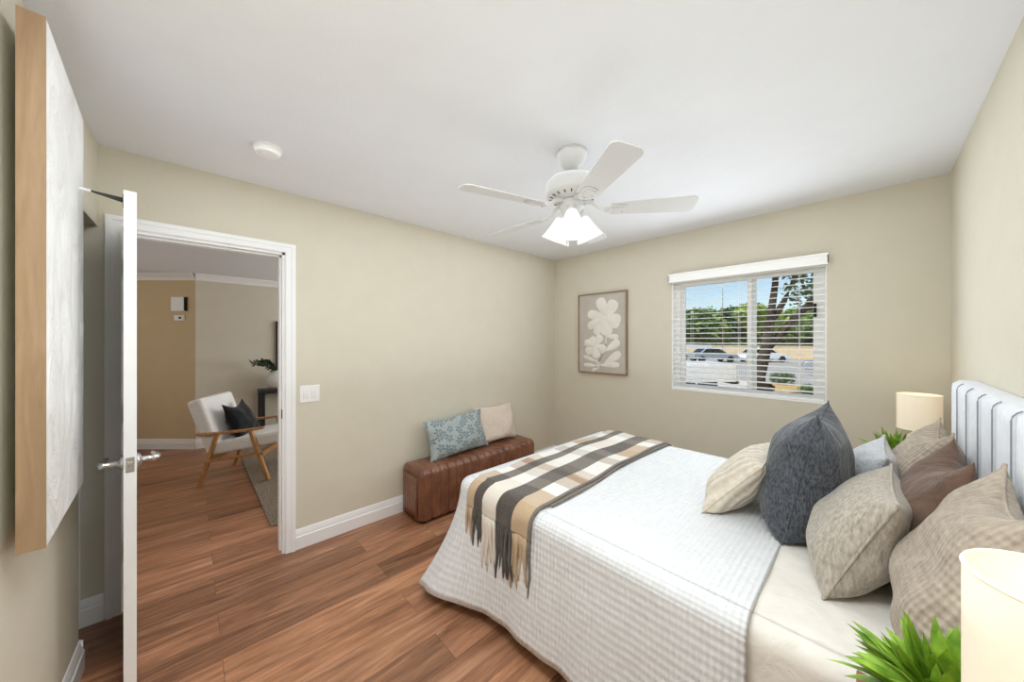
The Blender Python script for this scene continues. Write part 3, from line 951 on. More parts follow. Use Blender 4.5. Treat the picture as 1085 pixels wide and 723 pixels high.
def pillow(name, w, h, t, base, yaw, lean, mat, label, cat='pillow', group=None, zmin=None, pinch=.10, chop=0, ears=0, roll=0, seed=0, piping=.0035, pmat=None, xmax=None, wr=.012, bottom=0.0, n=26, slant=0, xmin=None):
    """soft cushion; base is the middle of its lower edge; front faces local -Y; lean tips the top back"""
    rnd = random.Random(seed)
    Mx = tr(*base) @ rz(yaw) @ rx(-lean) @ ry(roll)
    off = Vector((rnd.uniform(0, 50), rnd.uniform(0, 50), 0))

    def outline(u, v):
        x = w / 2 * u * (1 - pinch * (1 - v * v) * abs(u) ** 3)
        z = h / 2 * (1 + v * (1 - pinch * (1 - u * u) * abs(v) ** 3))
        k = ((v + 1) / 2) ** 1.6
        z -= chop * (1 - u * u) ** 1.0 * k
        x *= 1 - ears * ((v + 1) / 2) ** 3
        x += slant * k
        return x, z

    def pos(u, v, s):
        x, z = outline(u, v)
        e = max(0, 1 - abs(u) ** 2.6) ** .55 * max(0, 1 - abs(v) ** 2.6) ** .55
        e *= 1 + .18 * (-v)
        th = t / 2 * e
        nn = noise.noise(Vector((x * 9, z * 9, s * 7)) + off) * wr * 1.6 * min(1, e * 2.2)
        # creases fanning from the corners
        cr = 0
        for cu in (-1, 1):
            for cvv in (-1, 1):
                dx, dz = u - cu, v - cvv; rr = math.hypot(dx, dz)
                if rr > 1e-4:
                    cr += math.sin(math.atan2(dz * cvv, dx * cu) * 11 + seed) * math.exp(-rr * 2.2) * min(1, rr * 3)
        y = s * (th + nn + cr * wr * .55 * min(1, e * 2.5))
        p = Mx @ Vector((x, y, z))
        if zmin is not None and p.z < zmin: p.z = zmin + (p.z - zmin) * .04
        if xmax is not None and p.x > xmax: p.x = xmax
        if xmin is not None and p.x < xmin: p.x = xmin
        return p

    m = MB(); uv = []
    for s in (-1, 1):
        base_i = len(m.v)
        g = [(2 * i / n - 1, 2 * j / n - 1) for i in range(n + 1) for j in range(n + 1)]
        g = [(math.sin(a * PI / 2), math.sin(b * PI / 2)) for a, b in g]
        m.grid(lambda a, b, s=s: pos(math.sin((2 * a - 1) * PI / 2), math.sin((2 * b - 1) * PI / 2), s), n, n)
        uv += [(outline(a, b)) for a, b in g]
    m.uv = uv
    o = m.build(name, mat, None, smooth=True, loc=base)
    bm = bmesh.new(); bm.from_mesh(o.data)
    bmesh.ops.remove_doubles(bm, verts=bm.verts, dist=.0006); bmesh.ops.recalc_face_normals(bm, faces=bm.faces)
    bm.to_mesh(o.data); bm.free()
    for p in o.data.polygons: p.use_smooth = True
    o.modifiers.new('sub', 'SUBSURF').render_levels = 1
    tag(o, label, cat, group)
    if piping:
        pts = []
        kk = 40
        for i in range(kk): pts.append(pos(math.sin((2 * i / kk - 1) * PI / 2), -1, 0))
        for i in range(kk): pts.append(pos(1, math.sin((2 * i / kk - 1) * PI / 2), 0))
        for i in range(kk): pts.append(pos(math.sin((1 - 2 * i / kk) * PI / 2), 1, 0))
        for i in range(kk): pts.append(pos(-1, math.sin((1 - 2 * i / kk) * PI / 2), 0))
        MB().tube(pts, piping, 6, closed=True).build('piping', pmat or mat, o, smooth=True)
    return o


# on the bench, leaning on the wall: local front faces +x (into the room)
pillow('cushion', .63, .35, .16, (.19, 2.125, .424), R(90), R(16), M['floral'], 'blue floral lumbar cushion on the leather bench', 'cushion', zmin=.4265, seed=3, piping=.003, xmin=.01, roll=R(-3))
pillow('cushion', .50, .37, .14, (.14, 2.62, .424), R(90), R(15), M['pillow_blush'], 'blush pink cushion leaning behind the blue floral one', 'cushion', zmin=.4265, seed=4, piping=0, xmin=.008)

# ------------------------------------------------------------------ bed
BYC = 2.205
bed = thing('bed', (2.05, BYC, 0), 'bed with pale grey channel tufted headboard against the right wall', 'bed')
hy0, hy1, hz0, hz1 = 1.487, 2.925, .12, 1.262


def headboard():
    nch = 7; xf = 2.985
    nu, nv = 224, 40
    m = MB()
    def f(u, v):
        # v: 0 bottom of the front .. 1 back of the top ; rounded top edge
        y = hy0 + (hy1 - hy0) * u
        path = v * (hz1 - hz0 + .076)
        r = .03
        ch = abs(math.sin(PI * nch * u)) ** .28
        edge = min(u, 1 - u) * (hy1 - hy0)
        side = 0 if edge > .03 else .03 - math.sqrt(max(0, .03 ** 2 - (.03 - edge) ** 2))
        zz = hz0 + path
        if zz < hz1 - r:
            x = xf; z = zz; dep = .024
        elif zz < hz1 - r + r * PI / 2:
            a = (zz - (hz1 - r)) / r
            x = xf + r - r * math.cos(a); z = hz1 - r + r * math.sin(a); dep = .024 * max(0, 1 - a / 1.2)
        else:
            x = min(xf + r + (zz - (hz1 - r + r * PI / 2)), RW - .001); z = hz1; dep = 0
        x += dep * (1 - ch) * .8 + side * (.9 if dep else .4)
        z -= side * .5 if not dep else 0
        return (min(x, RW - .002), y, z)
    m.grid(f, nu, nv)
    # side cheeks and back
    m.box(xf + .04, RW - .001, hy0 + .004, hy1 - .004, hz0, hz1 - .006)
    return m


hb = headboard().build('headboard', M['headboard'], bed, 'pale grey headboard with vertical channels', smooth=True, autos=70)
for k in range(1, 7):  # cords set at the front to draw the dark of the grooves
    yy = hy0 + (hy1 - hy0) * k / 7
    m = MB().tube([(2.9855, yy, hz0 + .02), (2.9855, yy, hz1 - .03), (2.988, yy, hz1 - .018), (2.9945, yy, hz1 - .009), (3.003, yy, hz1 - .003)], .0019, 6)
    m.build('seam_shade', M['seam_shade'], hb, 'grey stitch line with groove shade in its colour', smooth=True)
MB().box(1.16, 2.97, 1.53, 2.88, .14, .34).build('base', M['pillow_grey'], bed, bevel=.01)
MB().box(1.155, 2.972, 1.53, 2.88, .341, .64).build('mattress', M['boucle'], bed, bevel=.05, seg=4)
for xx in (1.25, 2.85):
    for yy in (1.62, 2.79):
        MB().lathe([(.022, 0), (.028, .14)], 12, tr(xx, yy, 0), True).build('leg', M['black'], bed)


def cover(name, mat, x0, x1, y0, y1, zt, hem, r, flare, cflare, label, cat, ripple=.02, seed=1, puff=0, open_head=True, thick=.006):
    """cloth laid over the bed: flat top, rounded edges, skirt hanging down on three sides, flaring at the foot corners.
    Perimeter runs near side (head->foot), foot, far side (foot->head)"""
    m = MB(); uv = []
    rc = .07
    per = []   # (x, y, nx, ny, corner weight, arclength)
    s = 0
    n1 = 60
    for i in range(n1): per.append((x1 - (x1 - x0 - rc) * i / n1, y0, 0, -1, 0))
    for i in range(15):
        a = R(270 - 90 * i / 14); per.append((x0 + rc + rc * math.cos(a), y0 + rc + rc * math.sin(a), math.cos(a), math.sin(a), math.sin(PI * i / 14)))
    n2 = 50
    for i in range(1, n2): per.append((x0, y0 + rc + (y1 - y0 - 2 * rc) * i / n2, -1, 0, 0))
    for i in range(15):
        a = R(180 - 90 * i / 14); per.append((x0 + rc + rc * math.cos(a), y1 - rc + rc * math.sin(a), math.cos(a), math.sin(a), math.sin(PI * i / 14)))
    for i in range(1, n1 + 1): per.append((x0 + rc + (x1 - x0 - rc) * i / n1, y1, 0, 1, 0))
    N = len(per)
    arc = [0]
    for i in range(1, N): arc.append(arc[-1] + math.hypot(per[i][0] - per[i - 1][0], per[i][1] - per[i - 1][1]) + per[i][4] * .03)
    hems = hem if callable(hem) else (lambda x, y: hem)
    nr, nd = 6, 18
    rings = []
    cx0, cy0 = x0 + .3, (y0 + y1) / 2
    for i, (x, y, nx_, ny_, cw) in enumerate(per):
        col = []
        # smoothed corner influence
        dcn = min(math.hypot(x - x0, y - y0), math.hypot(x - x0, y - y1))
        cinf = math.exp(-(dcn / .16) ** 2)
        hz = hems(x, y)
        L = zt - r - hz
        for j in range(nr + 1):
            a = PI / 2 * j / nr
            col.append((x - nx_ * r + nx_ * r * math.sin(a), y - ny_ * r + ny_ * r * math.sin(a), zt - r + r * math.cos(a)))
        for j in range(1, nd + 1):
            t = j / nd
            rip = ripple * t * (math.sin(arc[i] * 19 + seed) * .6 + math.sin(arc[i] * 41 + 2 * seed) * .25) * (1 + 1.3 * cinf)
            o_ = flare * t ** 1.3 + cflare * cinf * t ** 1.7 + rip
            dx, dy = nx_, ny_
            if cinf > .01:
                cdx, cdy = (x - (x0 + .25)), (y - (y0 + .25 if y < cy0 else y1 - .25)); l = math.hypot(cdx, cdy)
                dx = nx_ * (1 - cinf) + cdx / l * cinf; dy = ny_ * (1 - cinf) + cdy / l * cinf
                l = math.hypot(dx, dy); dx /= l; dy /= l
            col.append((x + dx * o_, y + dy * o_, zt - r - L * t))
        rings.append(col)
    k = nr + nd + 1
    vs = [p for c in rings for p in c]
    fs = [(i * k + j, (i + 1) * k + j, (i + 1) * k + j + 1, i * k + j + 1) for i in range(N - 1) for j in range(k - 1)]
    m.add(vs, fs)
    for i, c in enumerate(rings):
        for j in range(k): uv.append((arc[i], j * (.55 / k)))
    # top: grid across between near and far inner edges
    nu, nv = 70, 50
    ix0, iy0, iy1 = x0 + r, y0 + r, y1 - r

    def topf(u, v):
        x = ix0 + (x1 - ix0) * u; y = iy0 + (iy1 - iy0) * v
        e = min(1, min(u * (x1 - ix0), v * (iy1 - iy0), (1 - v) * (iy1 - iy0)) / .10)
        h = noise.fractal(Vector((x * 3.2, y * 3.2, seed)), 1, 2, 3) * .007 * e
        if puff: h += puff * abs(math.sin(PI * x / .3)) ** .5 * abs(math.sin(PI * (y - y0) / .3)) ** .5 * e
        # round off the two foot corners like the perimeter does
        rr = rc - r if rc > r else 0
        return (x, y, zt + h)
    b0 = len(m.v)
    m.grid(topf, nu, nv)
    uv += [(a[0], a[1]) for a in m.v[b0:]]
    m.uv = uv
    o = m.build(name, mat, None, smooth=True, loc=((x0 + x1) / 2, (y0 + y1) / 2, 0))
    sm = o.modifiers.new('solid', 'SOLIDIFY'); sm.thickness = thick; sm.offset = -1
    return tag(o, label, cat)


cover('comforter', M['comforter'], 1.19, 2.955, 1.475, 2.935, .655, .16, .055, .012, .0, 'ivory quilted comforter showing at the pillow end of the bed', 'comforter', ripple=.006, seed=2, puff=.006)
def quilt_hem(x, y):
    if y < 1.6: return .07 + .05 * max(0, (x - 1.3))
    return .07
cover('quilt', M['quilt'], 1.10, 2.50, 1.45, 2.96, .668, quilt_hem, .06, .03, .20, 'white waffle weave quilt covering most of the bed', 'bedspread', ripple=.010, seed=5)

# plaid throw laid across the foot of the bed, hanging over the near side
TX0, TX1 = 1.225, 1.70


def throw_pt(u, s, lift=0):
    """u across 0..1, s metres along the cloth from its near hem"""
    xa = TX0 + (TX1 - TX0) * u
    hang = .055; r = .065
    x = xa + .01 * math.sin(s * 5) - .02 * max(0, s - .2) * .8
    bumpz = .0035 * math.sin(u * 9 + s * 4) + .004 * math.sin(s * 13 + u * 3)
    if s < hang:
        return (x, 1.45 - .012 - lift - .004 * math.sin(u * 20), .668 - r - (hang - s))
    if s < hang + r * PI / 2:
        a = (s - hang) / r
        return (x, 1.45 - .012 - lift + (r + .012 + lift) * (1 - math.cos(a)), .668 - r + (r + .012 + lift) * math.sin(a))
    y = 1.45 + r + (s - hang - r * PI / 2)
    ymax = 2.965 - .07
    z = .668 + .017 + lift + bumpz
    if y > ymax:
        a = min((y - ymax) / .08, PI / 2); ex = max(0, (y - ymax) - .08 * PI / 2)
        return (x, ymax + .08 * math.sin(a) + .012, z - .08 * (1 - math.cos(a)) - ex)
    return (x, y, z)


throw = thing('throw_blanket', (1.46, 2.2, .668), 'brown, tan and cream plaid fringed throw across the foot of the bed', 'throw blanket')
m = MB(); LT = 1.78
m.grid(lambda a, b: throw_pt(a, b * LT), 40, 130)
m.uv = [(i / 40, j / 130 * LT) for i in range(41) for j in range(131)]
o = m.build('cloth', M['plaid'], throw, smooth=True)
sm = o.modifiers.new('solid', 'SOLIDIFY'); sm.thickness = .006; sm.offset = 0
m = MB()                                          # lower folded layer peeping out on the pillow side
m.grid(lambda a, b: (lambda p: (p[0] + .016 + .006 * math.sin(b * 9), p[1], p[2] - .0065))(throw_pt(.72 + .28 * a, .20 + b * (LT - .24), -.001)), 10, 120)
m.uv = [(.9 + .1 * (i / 10), j / 120 * LT) for i in range(11) for j in range(121)]
o = m.build('fold', M['plaid'], throw, smooth=True)
sm = o.modifiers.new('solid', 'SOLIDIFY'); sm.thickness = .005; sm.offset = 0
rnd = random.Random(8)
NT_ = 48
for k in range(NT_):
    u = (k + .5) / NT_
    p = Vector(throw_pt(u, .004)); L = rnd.uniform(.20, .275)
    pts = []; sx = rnd.uniform(-.012, .012); ph = rnd.uniform(0, 6)
    for i in range(7):
        t = i / 6
        pts.append(p + Vector((sx * t + .003 * math.sin(t * 7 + ph), -.006 * math.sin(t * 3 + ph) - .004 * (k % 2), -L * t)))
    m = MB(); m.tube(pts, [.0055, .0075, .0066, .0074, .0064, .0072, .004], 7)
    m.uv = [(u, .02)] * len(m.v)
    m.build('tassel', M['plaid'], throw, smooth=True)

# pillows on the bed (front faces -x: yaw -90)
ZB = .670
YW = R(-90)
pillow('pillow', .56, .49, .21, (2.84, 1.655, ZB - .014), YW, R(15), M['pillow_taupe'], 'large taupe waffle pillow nearest the camera against the headboard', zmin=.664, chop=.06, ears=.36, seed=11, xmax=2.975, piping=.004, pinch=.08)
pillow('pillow', .56, .46, .22, (2.83, 2.545, ZB - .014), YW, R(14), M['pillow_taupe'], 'taupe ribbed pillow at the far end of the headboard', zmin=.664, chop=.05, ears=.36, seed=12, xmax=2.975, piping=.004)
pillow('pillow', .52, .47, .20, (2.815, 2.06, ZB - .014), YW, R(14), M['pillow_brown'], 'brown velvet pillow with a dented top between the taupe pillows', zmin=.664, chop=.06, ears=.36, seed=13, xmax=2.97, piping=0)
pillow('pillow', .45, .37, .20, (2.635, 1.955, ZB - .012), YW, R(24), M['pillow_grey'], 'heathered grey beige pillow in front of the near taupe pillow', zmin=.664, seed=14, piping=.0045, pinch=.08)
pillow('pillow', .46, .36, .18, (2.665, 2.47, ZB - .012), YW, R(18), M['pillow_grey_lit'], 'grey beige pillow behind the charcoal denim one, window light in its colour', zmin=.664, seed=15, piping=.0045)
pillow('pillow', .47, .535, .27, (2.50, 2.21, ZB - .025), YW, R(11), M['pillow_navy'], 'dark charcoal denim square pillow standing at the front', zmin=.675, seed=16, chop=.03, piping=.003, pinch=.07, ears=.05)
pillow('pillow', .54, .34, .18, (2.215, 2.27, ZB + .004), YW, R(40), M['pillow_cream'], 'cream ribbed lumbar pillow leaning on the charcoal pillow', zmin=.677, seed=17, piping=.003)

# ------------------------------------------------------------------ nightstands, lamps, plants
def nightstand(y0, y1, label):
    x0, x1, zt = 2.712, RW - .02, .688
    ns = thing('nightstand', ((x0 + x1) / 2, (y0 + y1) / 2, 0), label, 'nightstand', 'nightstands beside the bed')
    MB().box(x0, x1, y0, y1, zt - .025, zt).build('top', M['walnut'], ns, bevel=.003)
    m = MB()
    m.box(x0 + .02, x1, y0 + .01, y0 + .028, .16, zt - .0252); m.box(x0 + .02, x1, y1 - .028, y1 - .01, .16, zt - .0252)
    m.box(x0 + .02, x1, y0 + .028, y1 - .028, .16, .18); m.box(x1 - .012, x1, y0 + .028, y1 - .028, .18, zt - .0252)
    m.build('body', M['walnut'], ns)
    for za, zb in ((.185, .40), (.41, .625)):
        dr = MB().box(x0 + .004, x0 + .0195, y0 + .014, y1 - .014, za, zb).build('drawer', M['walnut'], ns, bevel=.002)
        MB().lathe([(0, 0), (.008, 0), (.006, .012), (.013, .018), (.011, .026), (0, .028)], 16, tr(x0 + .004, (y0 + y1) / 2, (za + zb) / 2) @ ry(R(-90))).build('knob', M['dark_metal'], dr, smooth=True)
    for xx in (x0 + .05, x1 - .04):
        for yy in (y0 + .04, y1 - .04):
            MB().lathe([(.011, 0), (.018, .16)], 12, tr(xx, yy, 0), True).build('leg', M['walnut'], ns)
    return ns


nightstand(1.03, 1.455, 'wooden nightstand on the near side of the bed')
nightstand(3.13, 3.56, 'wooden nightstand between the bed and the window wall')


def table_lamp(x, y, label, r=.088, h=.20, zt=1.128, z0=.689):
    lp = thing('table_lamp', (x, y, z0), label, 'table lamp', 'table lamps on the nightstands')
    T = tr(x, y, 0)
    MB().lathe([(0, z0), (.06, z0), (.06, z0 + .012), (.035, z0 + .02), (.05, z0 + .07), (.062, z0 + .13), (.05, z0 + .19), (.02, z0 + .225), (.014, z0 + .25), (0, z0 + .25)], 32, T).build('base', M['ceramic'], lp, smooth=True, autos=50)
    MB().lathe([(.008, z0 + .24), (.008, zt - .12), (.016, zt - .12), (.016, zt - .09), (.0, zt - .09)], 14, T).build('stem', M['chrome'], lp, smooth=True)
    prof = [(r, zt - h), (r, zt), (r - .003, zt), (r - .003, zt - h), (r, zt - h)]
    sh = MB().lathe(prof, 48, T).build('lamp_shade', M['drum_shade'], lp, 'lit cream drum shade', autos=40)
    for zz in (zt, zt - h):
        MB().tube([(x + (r - .001) * math.cos(2 * PI * k / 48), y + (r - .001) * math.sin(2 * PI * k / 48), zz) for k in range(48)], .0028, 6, closed=True).build('rim', M['drum_shade'], sh, smooth=True)
    MB().lathe([(0, zt - .095), (.012, zt - .09), (.026, zt - .06), (.022, zt - .04), (0, zt - .03)], 16, T).build('bulb', M['bulb'], lp, smooth=True)
    lamp('table_lamp_light', 'POINT', (x, y, zt - .06), LAMP_W, (1, .78, .5), shadow_soft_size=.03)
    return lp


table_lamp(2.912, 1.142, 'lit cream drum table lamp on the near nightstand')
table_lamp(2.925, 3.43, 'lit cream drum table lamp by the window wall')


def grass_plant(x, y, z0, label, seed, hgt=.17, nb=110, elmin=.25, wk=1):
    gp = thing('potted_plant', (x, y, z0), label, 'plant', 'grass plants on the nightstands')
    T = tr(x, y, z0)
    MB().lathe([(0, 0), (.036, 0), (.046, .10), (.049, .105), (.045, .108), (.042, .095), (0, .092)], 28, T).build('pot', M['ceramic'], gp, smooth=True, autos=50)
    rnd = random.Random(seed); m = MB()
    for k in range(nb):
        a = rnd.uniform(0, 2 * PI); el = rnd.uniform(elmin, 1.45); L = rnd.uniform(.6, 1) * hgt
        w = rnd.uniform(.007, .012) * wk; r0 = rnd.uniform(0, .03)
        p = Vector((r0 * math.cos(a), r0 * math.sin(a), .095)); dv = Vector((math.cos(a) * math.cos(el), math.sin(a) * math.cos(el), math.sin(el)))
        side = Vector((-math.sin(a), math.cos(a), 0)); tw = rnd.uniform(-.6, .6); side = (side + Vector((0, 0, tw))).normalized()
        vs = []; NS = 5; up = dv.cross(side)
        for i in range(NS + 1):
            t = i / NS
            q = p + dv * L * t + Vector((0, 0, -.05 * t * t * (1.5 - el)))
            ww = w * (math.sin(PI * min(1, .12 + t * .88)) ** .7) + .0004
            vs += [q - side * ww, q + up * ww * .35, q + side * ww]
        fs = []
        for i in range(NS):
            for j in (0, 1):
                fs.append((i * 3 + j, i * 3 + j + 1, i * 3 + j + 4, i * 3 + j + 3))
        m.add(vs, fs, T)
    m.build('foliage', M['grass_leaf'], gp, 'bright green grassy leaves', smooth=True)
    return gp


grass_plant(2.828, 1.31, .689, 'bright green grassy plant beside the near table lamp', 5, hgt=.165, nb=150, wk=1.35)
grass_plant(2.82, 3.26, .689, 'bright green grassy plant by the far table lamp', 9, hgt=.165, nb=150, elmin=.65)

# ------------------------------------------------------------------ living room things
chair = thing('armchair', (-1.86, .75, 0), 'white mid century armchair with honey wood frame seen through doorway', 'armchair')
# local frame: e along the chair (front), n across; near side plane passes the two near feet
e = Vector((.502, .865, 0)); nrm = Vector((-.865, .502, 0))
F0 = Vector((-1.806, .403, 0))
WCH = .66


def CP(a, b, z):          # a metres towards the chair's front, b across from the near side
    p = F0 + e * a + nrm * b
    return (p.x, p.y, z)


for b in (.02, WCH - .02):
    m = MB(); m.bar(CP(.0, b, 0), CP(.15, b, .515), .034, .042, nrm); m.build('leg', M['oak'], chair, bevel=.006)
    m = MB(); m.bar(CP(.596, b, .0165), CP(.44, b, .525), .034, .042, nrm); m.build('leg', M['oak'], chair, bevel=.006)
    m = MB()
    path = [(-.03, .520), (.02, .514), (.15, .520), (.35, .532), (.50, .545), (.56, .556)]
    for i in range(len(path) - 1):
        pass
    n = len(path); vs = []
    wds = [.040, .062, .055, .048, .050, .034]
    for (a, z), w in zip(path, wds):
        for sx, sz in ((-1, -1), (1, -1), (1, 1), (-1, 1)):
            vs.append(CP(a, b + sx * w / 2, z + sz * .012))
    fs = [(0, 1, 2, 3)[::-1], tuple(4 * (n - 1) + k for k in range(4))]
    for i in range(n - 1):
        for k in range(4):
            l = (k + 1) % 4
            fs.append((4 * i + k, 4 * i + l, 4 * i + 4 + l, 4 * i + 4 + k))
    m.add(vs, fs); m.build('armrest', M['oak'], chair, bevel=.008, seg=3)
    m = MB(); m.bar(CP(.05, b, .245), CP(.56, b, .30), .026, .055, nrm); m.build('side_rail', M['oak'], chair, bevel=.005)
m = MB(); m.bar(CP(.08, .03, .255), CP(.08, WCH - .03, .255), .03, .05); m.bar(CP(.53, .03, .28), CP(.53, WCH - .03, .28), .03, .05); m.build('cross_rail', M['oak'], chair)


def cushion_block(m, corners, thick, rows=8):
    pass


def rounded_slab(p0, along, across, up, L, Wd, H):
    """box with local axes, to be bevelled"""
    m = MB()
    vs = [p0 + along * a + across * b + up * c for a in (0, L) for b in (0, Wd) for c in (0, H)]
    m.add(vs, [(0, 1, 3, 2), (4, 6, 7, 5), (0, 4, 5, 1), (2, 3, 7, 6), (0, 2, 6, 4), (1, 5, 7, 3)])
    return m


seat_dir = (e * 1.0 + Vector((0, 0, .15))).normalized(); seat_up = seat_dir.cross(nrm); seat_up = seat_up if seat_up.z > 0 else -seat_up
rounded_slab(Vector(CP(.06, .045, .285)), seat_dir, nrm, seat_up, .68, WCH - .09, .12).build('seat', M['boucle'], chair, bevel=.035, seg=4)
back_dir = (e * -.34 + Vector((0, 0, 1))).normalized(); back_n = back_dir.cross(nrm); back_n = back_n if back_n.dot(e) > 0 else -back_n
rounded_slab(Vector(CP(.04, .045, .30)), back_dir, nrm, back_n, .56, WCH - .09, .13).build('backrest', M['boucle'], chair, bevel=.035, seg=4)
pillow('cushion', .44, .42, .15, CP(.28, .36, .40), math.atan2(e.y, e.x) + PI / 2, R(24), M['pillow_black'], 'black cushion propped on the white armchair', 'cushion', seed=21, piping=0, chop=.05, ears=.12)

rug = MB().box(-2.9, 0, 0, 3.0, .0005, .012)
rug.v = [(-2.06, .76, 0)] * 0 or [tuple(p) for p in rug.v]
rug = MB().box(-3.15, -.45, .80, 3.3, .0005, .013)
tag(rug.build('rug', M['rug'], None, loc=(-1.8, 2.05, 0)), 'woven grey beige rug under the front of the armchair', 'rug')

con = thing('console_table', (-3.28, 1.6, 0), 'black console table against the living room wall', 'console table')
MB().box(-3.44, -3.14, 1.06, 2.3, .69, .74).build('table_top', M['black'], con, bevel=.003)
for xx in (-3.43, -3.20):
    for yy in (1.065, 2.245):
        MB().box(xx, xx + .05, yy, yy + .05, 0, .69).build('leg', M['black'], con)
MB().box(-3.43, -3.15, 1.1, 2.26, .16, .18).build('shelf', M['black'], con)

vase = thing('vase', (-3.26, 1.27, .741), 'round white vase of dark olive branches on the console table', 'vase')
Tv = tr(-3.26, 1.27, .741)
MB().lathe([(0, 0), (.07, 0), (.11, .05), (.135, .12), (.125, .19), (.08, .235), (.06, .25), (.066, .265), (.058, .265), (.05, .24), (0, .2)], 32, Tv).build('vessel', M['ceramic'], vase, smooth=True)
rnd = random.Random(4); m = MB()
for k in range(9):
    a = -PI / 2 + rnd.uniform(-.35, 1.0) if k < 6 else rnd.uniform(-1.6, 1.6)
    L = rnd.uniform(.12, .30); pts = []
    for i in range(8):
        t = i / 7; rr = L * t ** 1.1
        pts.append(Vector((rr * math.cos(a), rr * math.sin(a), .22 + (.30 + .05 * (k % 3)) * t * (1 - .5 * t))))
    m.tube([Tv @ p for p in pts], .003, 5)
    for i in range(1, 8):
        for s in (-1, 1, .2):
            p = pts[i]; dr = (pts[i] - pts[i - 1]).normalized()
            sd_ = Vector((-dr.y, dr.x, 0)) * s + dr * .7 + Vector((0, 0, rnd.uniform(-.9, 1.0))); sd_.normalize()
            l = rnd.uniform(.05, .075); w = .011; ax = sd_.cross(Vector((rnd.uniform(-1, 1), rnd.uniform(-1, 1), .5))).normalized()
            vs = [p, p + sd_ * l * .35 + ax * w, p + sd_ * l * .7 + ax * w * .8, p + sd_ * l, p + sd_ * l * .7 - ax * w * .8, p + sd_ * l * .35 - ax * w, p + sd_ * l * .5 + Vector((0, 0, .004))]
            m.add(vs, [(0, 1, 6), (1, 2, 6), (2, 3, 6), (3, 4, 6), (4, 5, 6), (5, 0, 6)], Tv)
m.build('branches', M['olive_leaf'], vase, 'dark olive branches')

mir = thing('picture_frame', (AX, 1.7, 1.35), 'dark framed picture above the console table, only its edge showing', 'picture')
m = MB()
m.box(AX, AX + .035, 1.285, 1.31, .97, 1.735); m.box(AX, AX + .035, 2.2, 2.225, .97, 1.735); m.box(AX, AX + .035, 1.31, 2.2, .97, .995); m.box(AX, AX + .035, 1.31, 2.2, 1.71, 1.735)
m.build('frame', M['black'], mir)
MB().box(AX + .002, AX + .02, 1.31, 2.2, .995, 1.71).build('panel', M['art_back'], mir)

# chime box and small sensor on the angled wall
def on_angle(s, out, z): # s metres left of the corner along the wall
    return Vector((AX + dl[0] * s + .727 * out, AY + dl[1] * s - .687 * out, z))


def angle_box(s0, s1, out, z0, z1):
    m = MB(); vs = [on_angle(s, o_, z) for s in (s0, s1) for o_ in (.0008, out) for z in (z0, z1)]
    m.add(vs, [(0, 1, 3, 2), (4, 6, 7, 5), (0, 4, 5, 1), (2, 3, 7, 6), (0, 2, 6, 4), (1, 5, 7, 3)]); return m


ch = thing('door_chime', on_angle(.2, 0, 1.93), 'white door chime box high on the angled living room wall', 'door chime')
angle_box(.115, .285, .045, 1.836, 2.024).build('cover', M['white'], ch, bevel=.006)
angle_box(.108, .114, .04, 1.84, 2.02).build('side_grille', M['dark_metal'], ch, 'dark side grille')
th = thing('thermostat', on_angle(.2, 0, 1.75), 'small white thermostat directly under the door chime box', 'thermostat')
angle_box(.135, .262, .024, 1.712, 1.782).build('cover', M['white'], th, bevel=.004)
angle_box(.165, .20, .026, 1.735, 1.762).build('display', M['dark_metal'], th, 'dark display')

# ------------------------------------------------------------------ the street outside the window
GZ = -.70


def gmat(name, a, b, sc=2, c=None):
    t = NT(name); v = t.coord()
    n = t.noise(v, sc, 5, .65)
    t.col(t.ramp(n, [(.32, a), (.68, b)])); t.set(.95, spec=.05); t.bump(t.noise(v, sc * 12, 3), .4, .02)
    return t.m


M['dry'] = gmat('dry_lawn', s2l(176, 146, 92), s2l(206, 178, 122), .8)
M['asphalt'] = gmat('asphalt', s2l(150, 148, 144), s2l(172, 170, 166), 3)
M['concrete'] = gmat('pale_concrete', s2l(190, 186, 178), s2l(208, 204, 196), 2)
M['stucco'] = gmat('tan_stucco', s2l(186, 170, 142), s2l(204, 190, 164), 1)
M['leaf_dark'] = leafmat('tree_leaf_deep', s2l(48, 74, 34), s2l(88, 116, 54), .6)
M['leaf_mid'] = leafmat('tree_leaf_mid', s2l(70, 100, 44), s2l(126, 150, 70), .6)
M['leaf_yel'] = leafmat('tree_leaf_yellow', s2l(112, 138, 46), s2l(160, 176, 76), .6)
M['bark'] = gmat('bark', s2l(52, 46, 40), s2l(84, 74, 64), 6)
M['car_white'] = plain('car_paint_white', s2l(236, 238, 240), .25)
M['car_silver'] = plain('car_paint_silver', s2l(168, 174, 182), .25, .4)
M['car_dark'] = plain('car_paint_dark', s2l(46, 52, 60), .25)
M['car_glass'] = plain('car_glass', s2l(30, 36, 42), .1)
M['tyre'] = plain('tyre_rubber', s2l(26, 26, 28), .8)

o = MB().box(-80, 60, RL + .14, 130, GZ - .2, GZ).build('ground', M['dry']); struct(o); o['label'] = 'dry tan front lawn outside the window'; o['category'] = 'ground'
o = MB().box(-60, 40, 22.5, 52, GZ, GZ + .015).build('road', M['asphalt']); struct(o); o['label'] = 'grey street beyond the lawn'; o['category'] = 'road'
o = MB().box(-14, -1.0, 11.5, 21.5, GZ, GZ + .012).build('driveway', M['concrete']); struct(o); o['label'] = 'pale concrete driveway outside the window'; o['category'] = 'driveway'
wl = MB().box(-60, 30, 54.0, 54.3, GZ, .75); wl.box(-60, 30, 53.95, 54.35, .75, .85)
tag(wl.build('boundary_wall', M['stucco'], None, loc=(-15, 54.1, GZ)), 'long tan boundary wall on the far side of the street', 'wall')

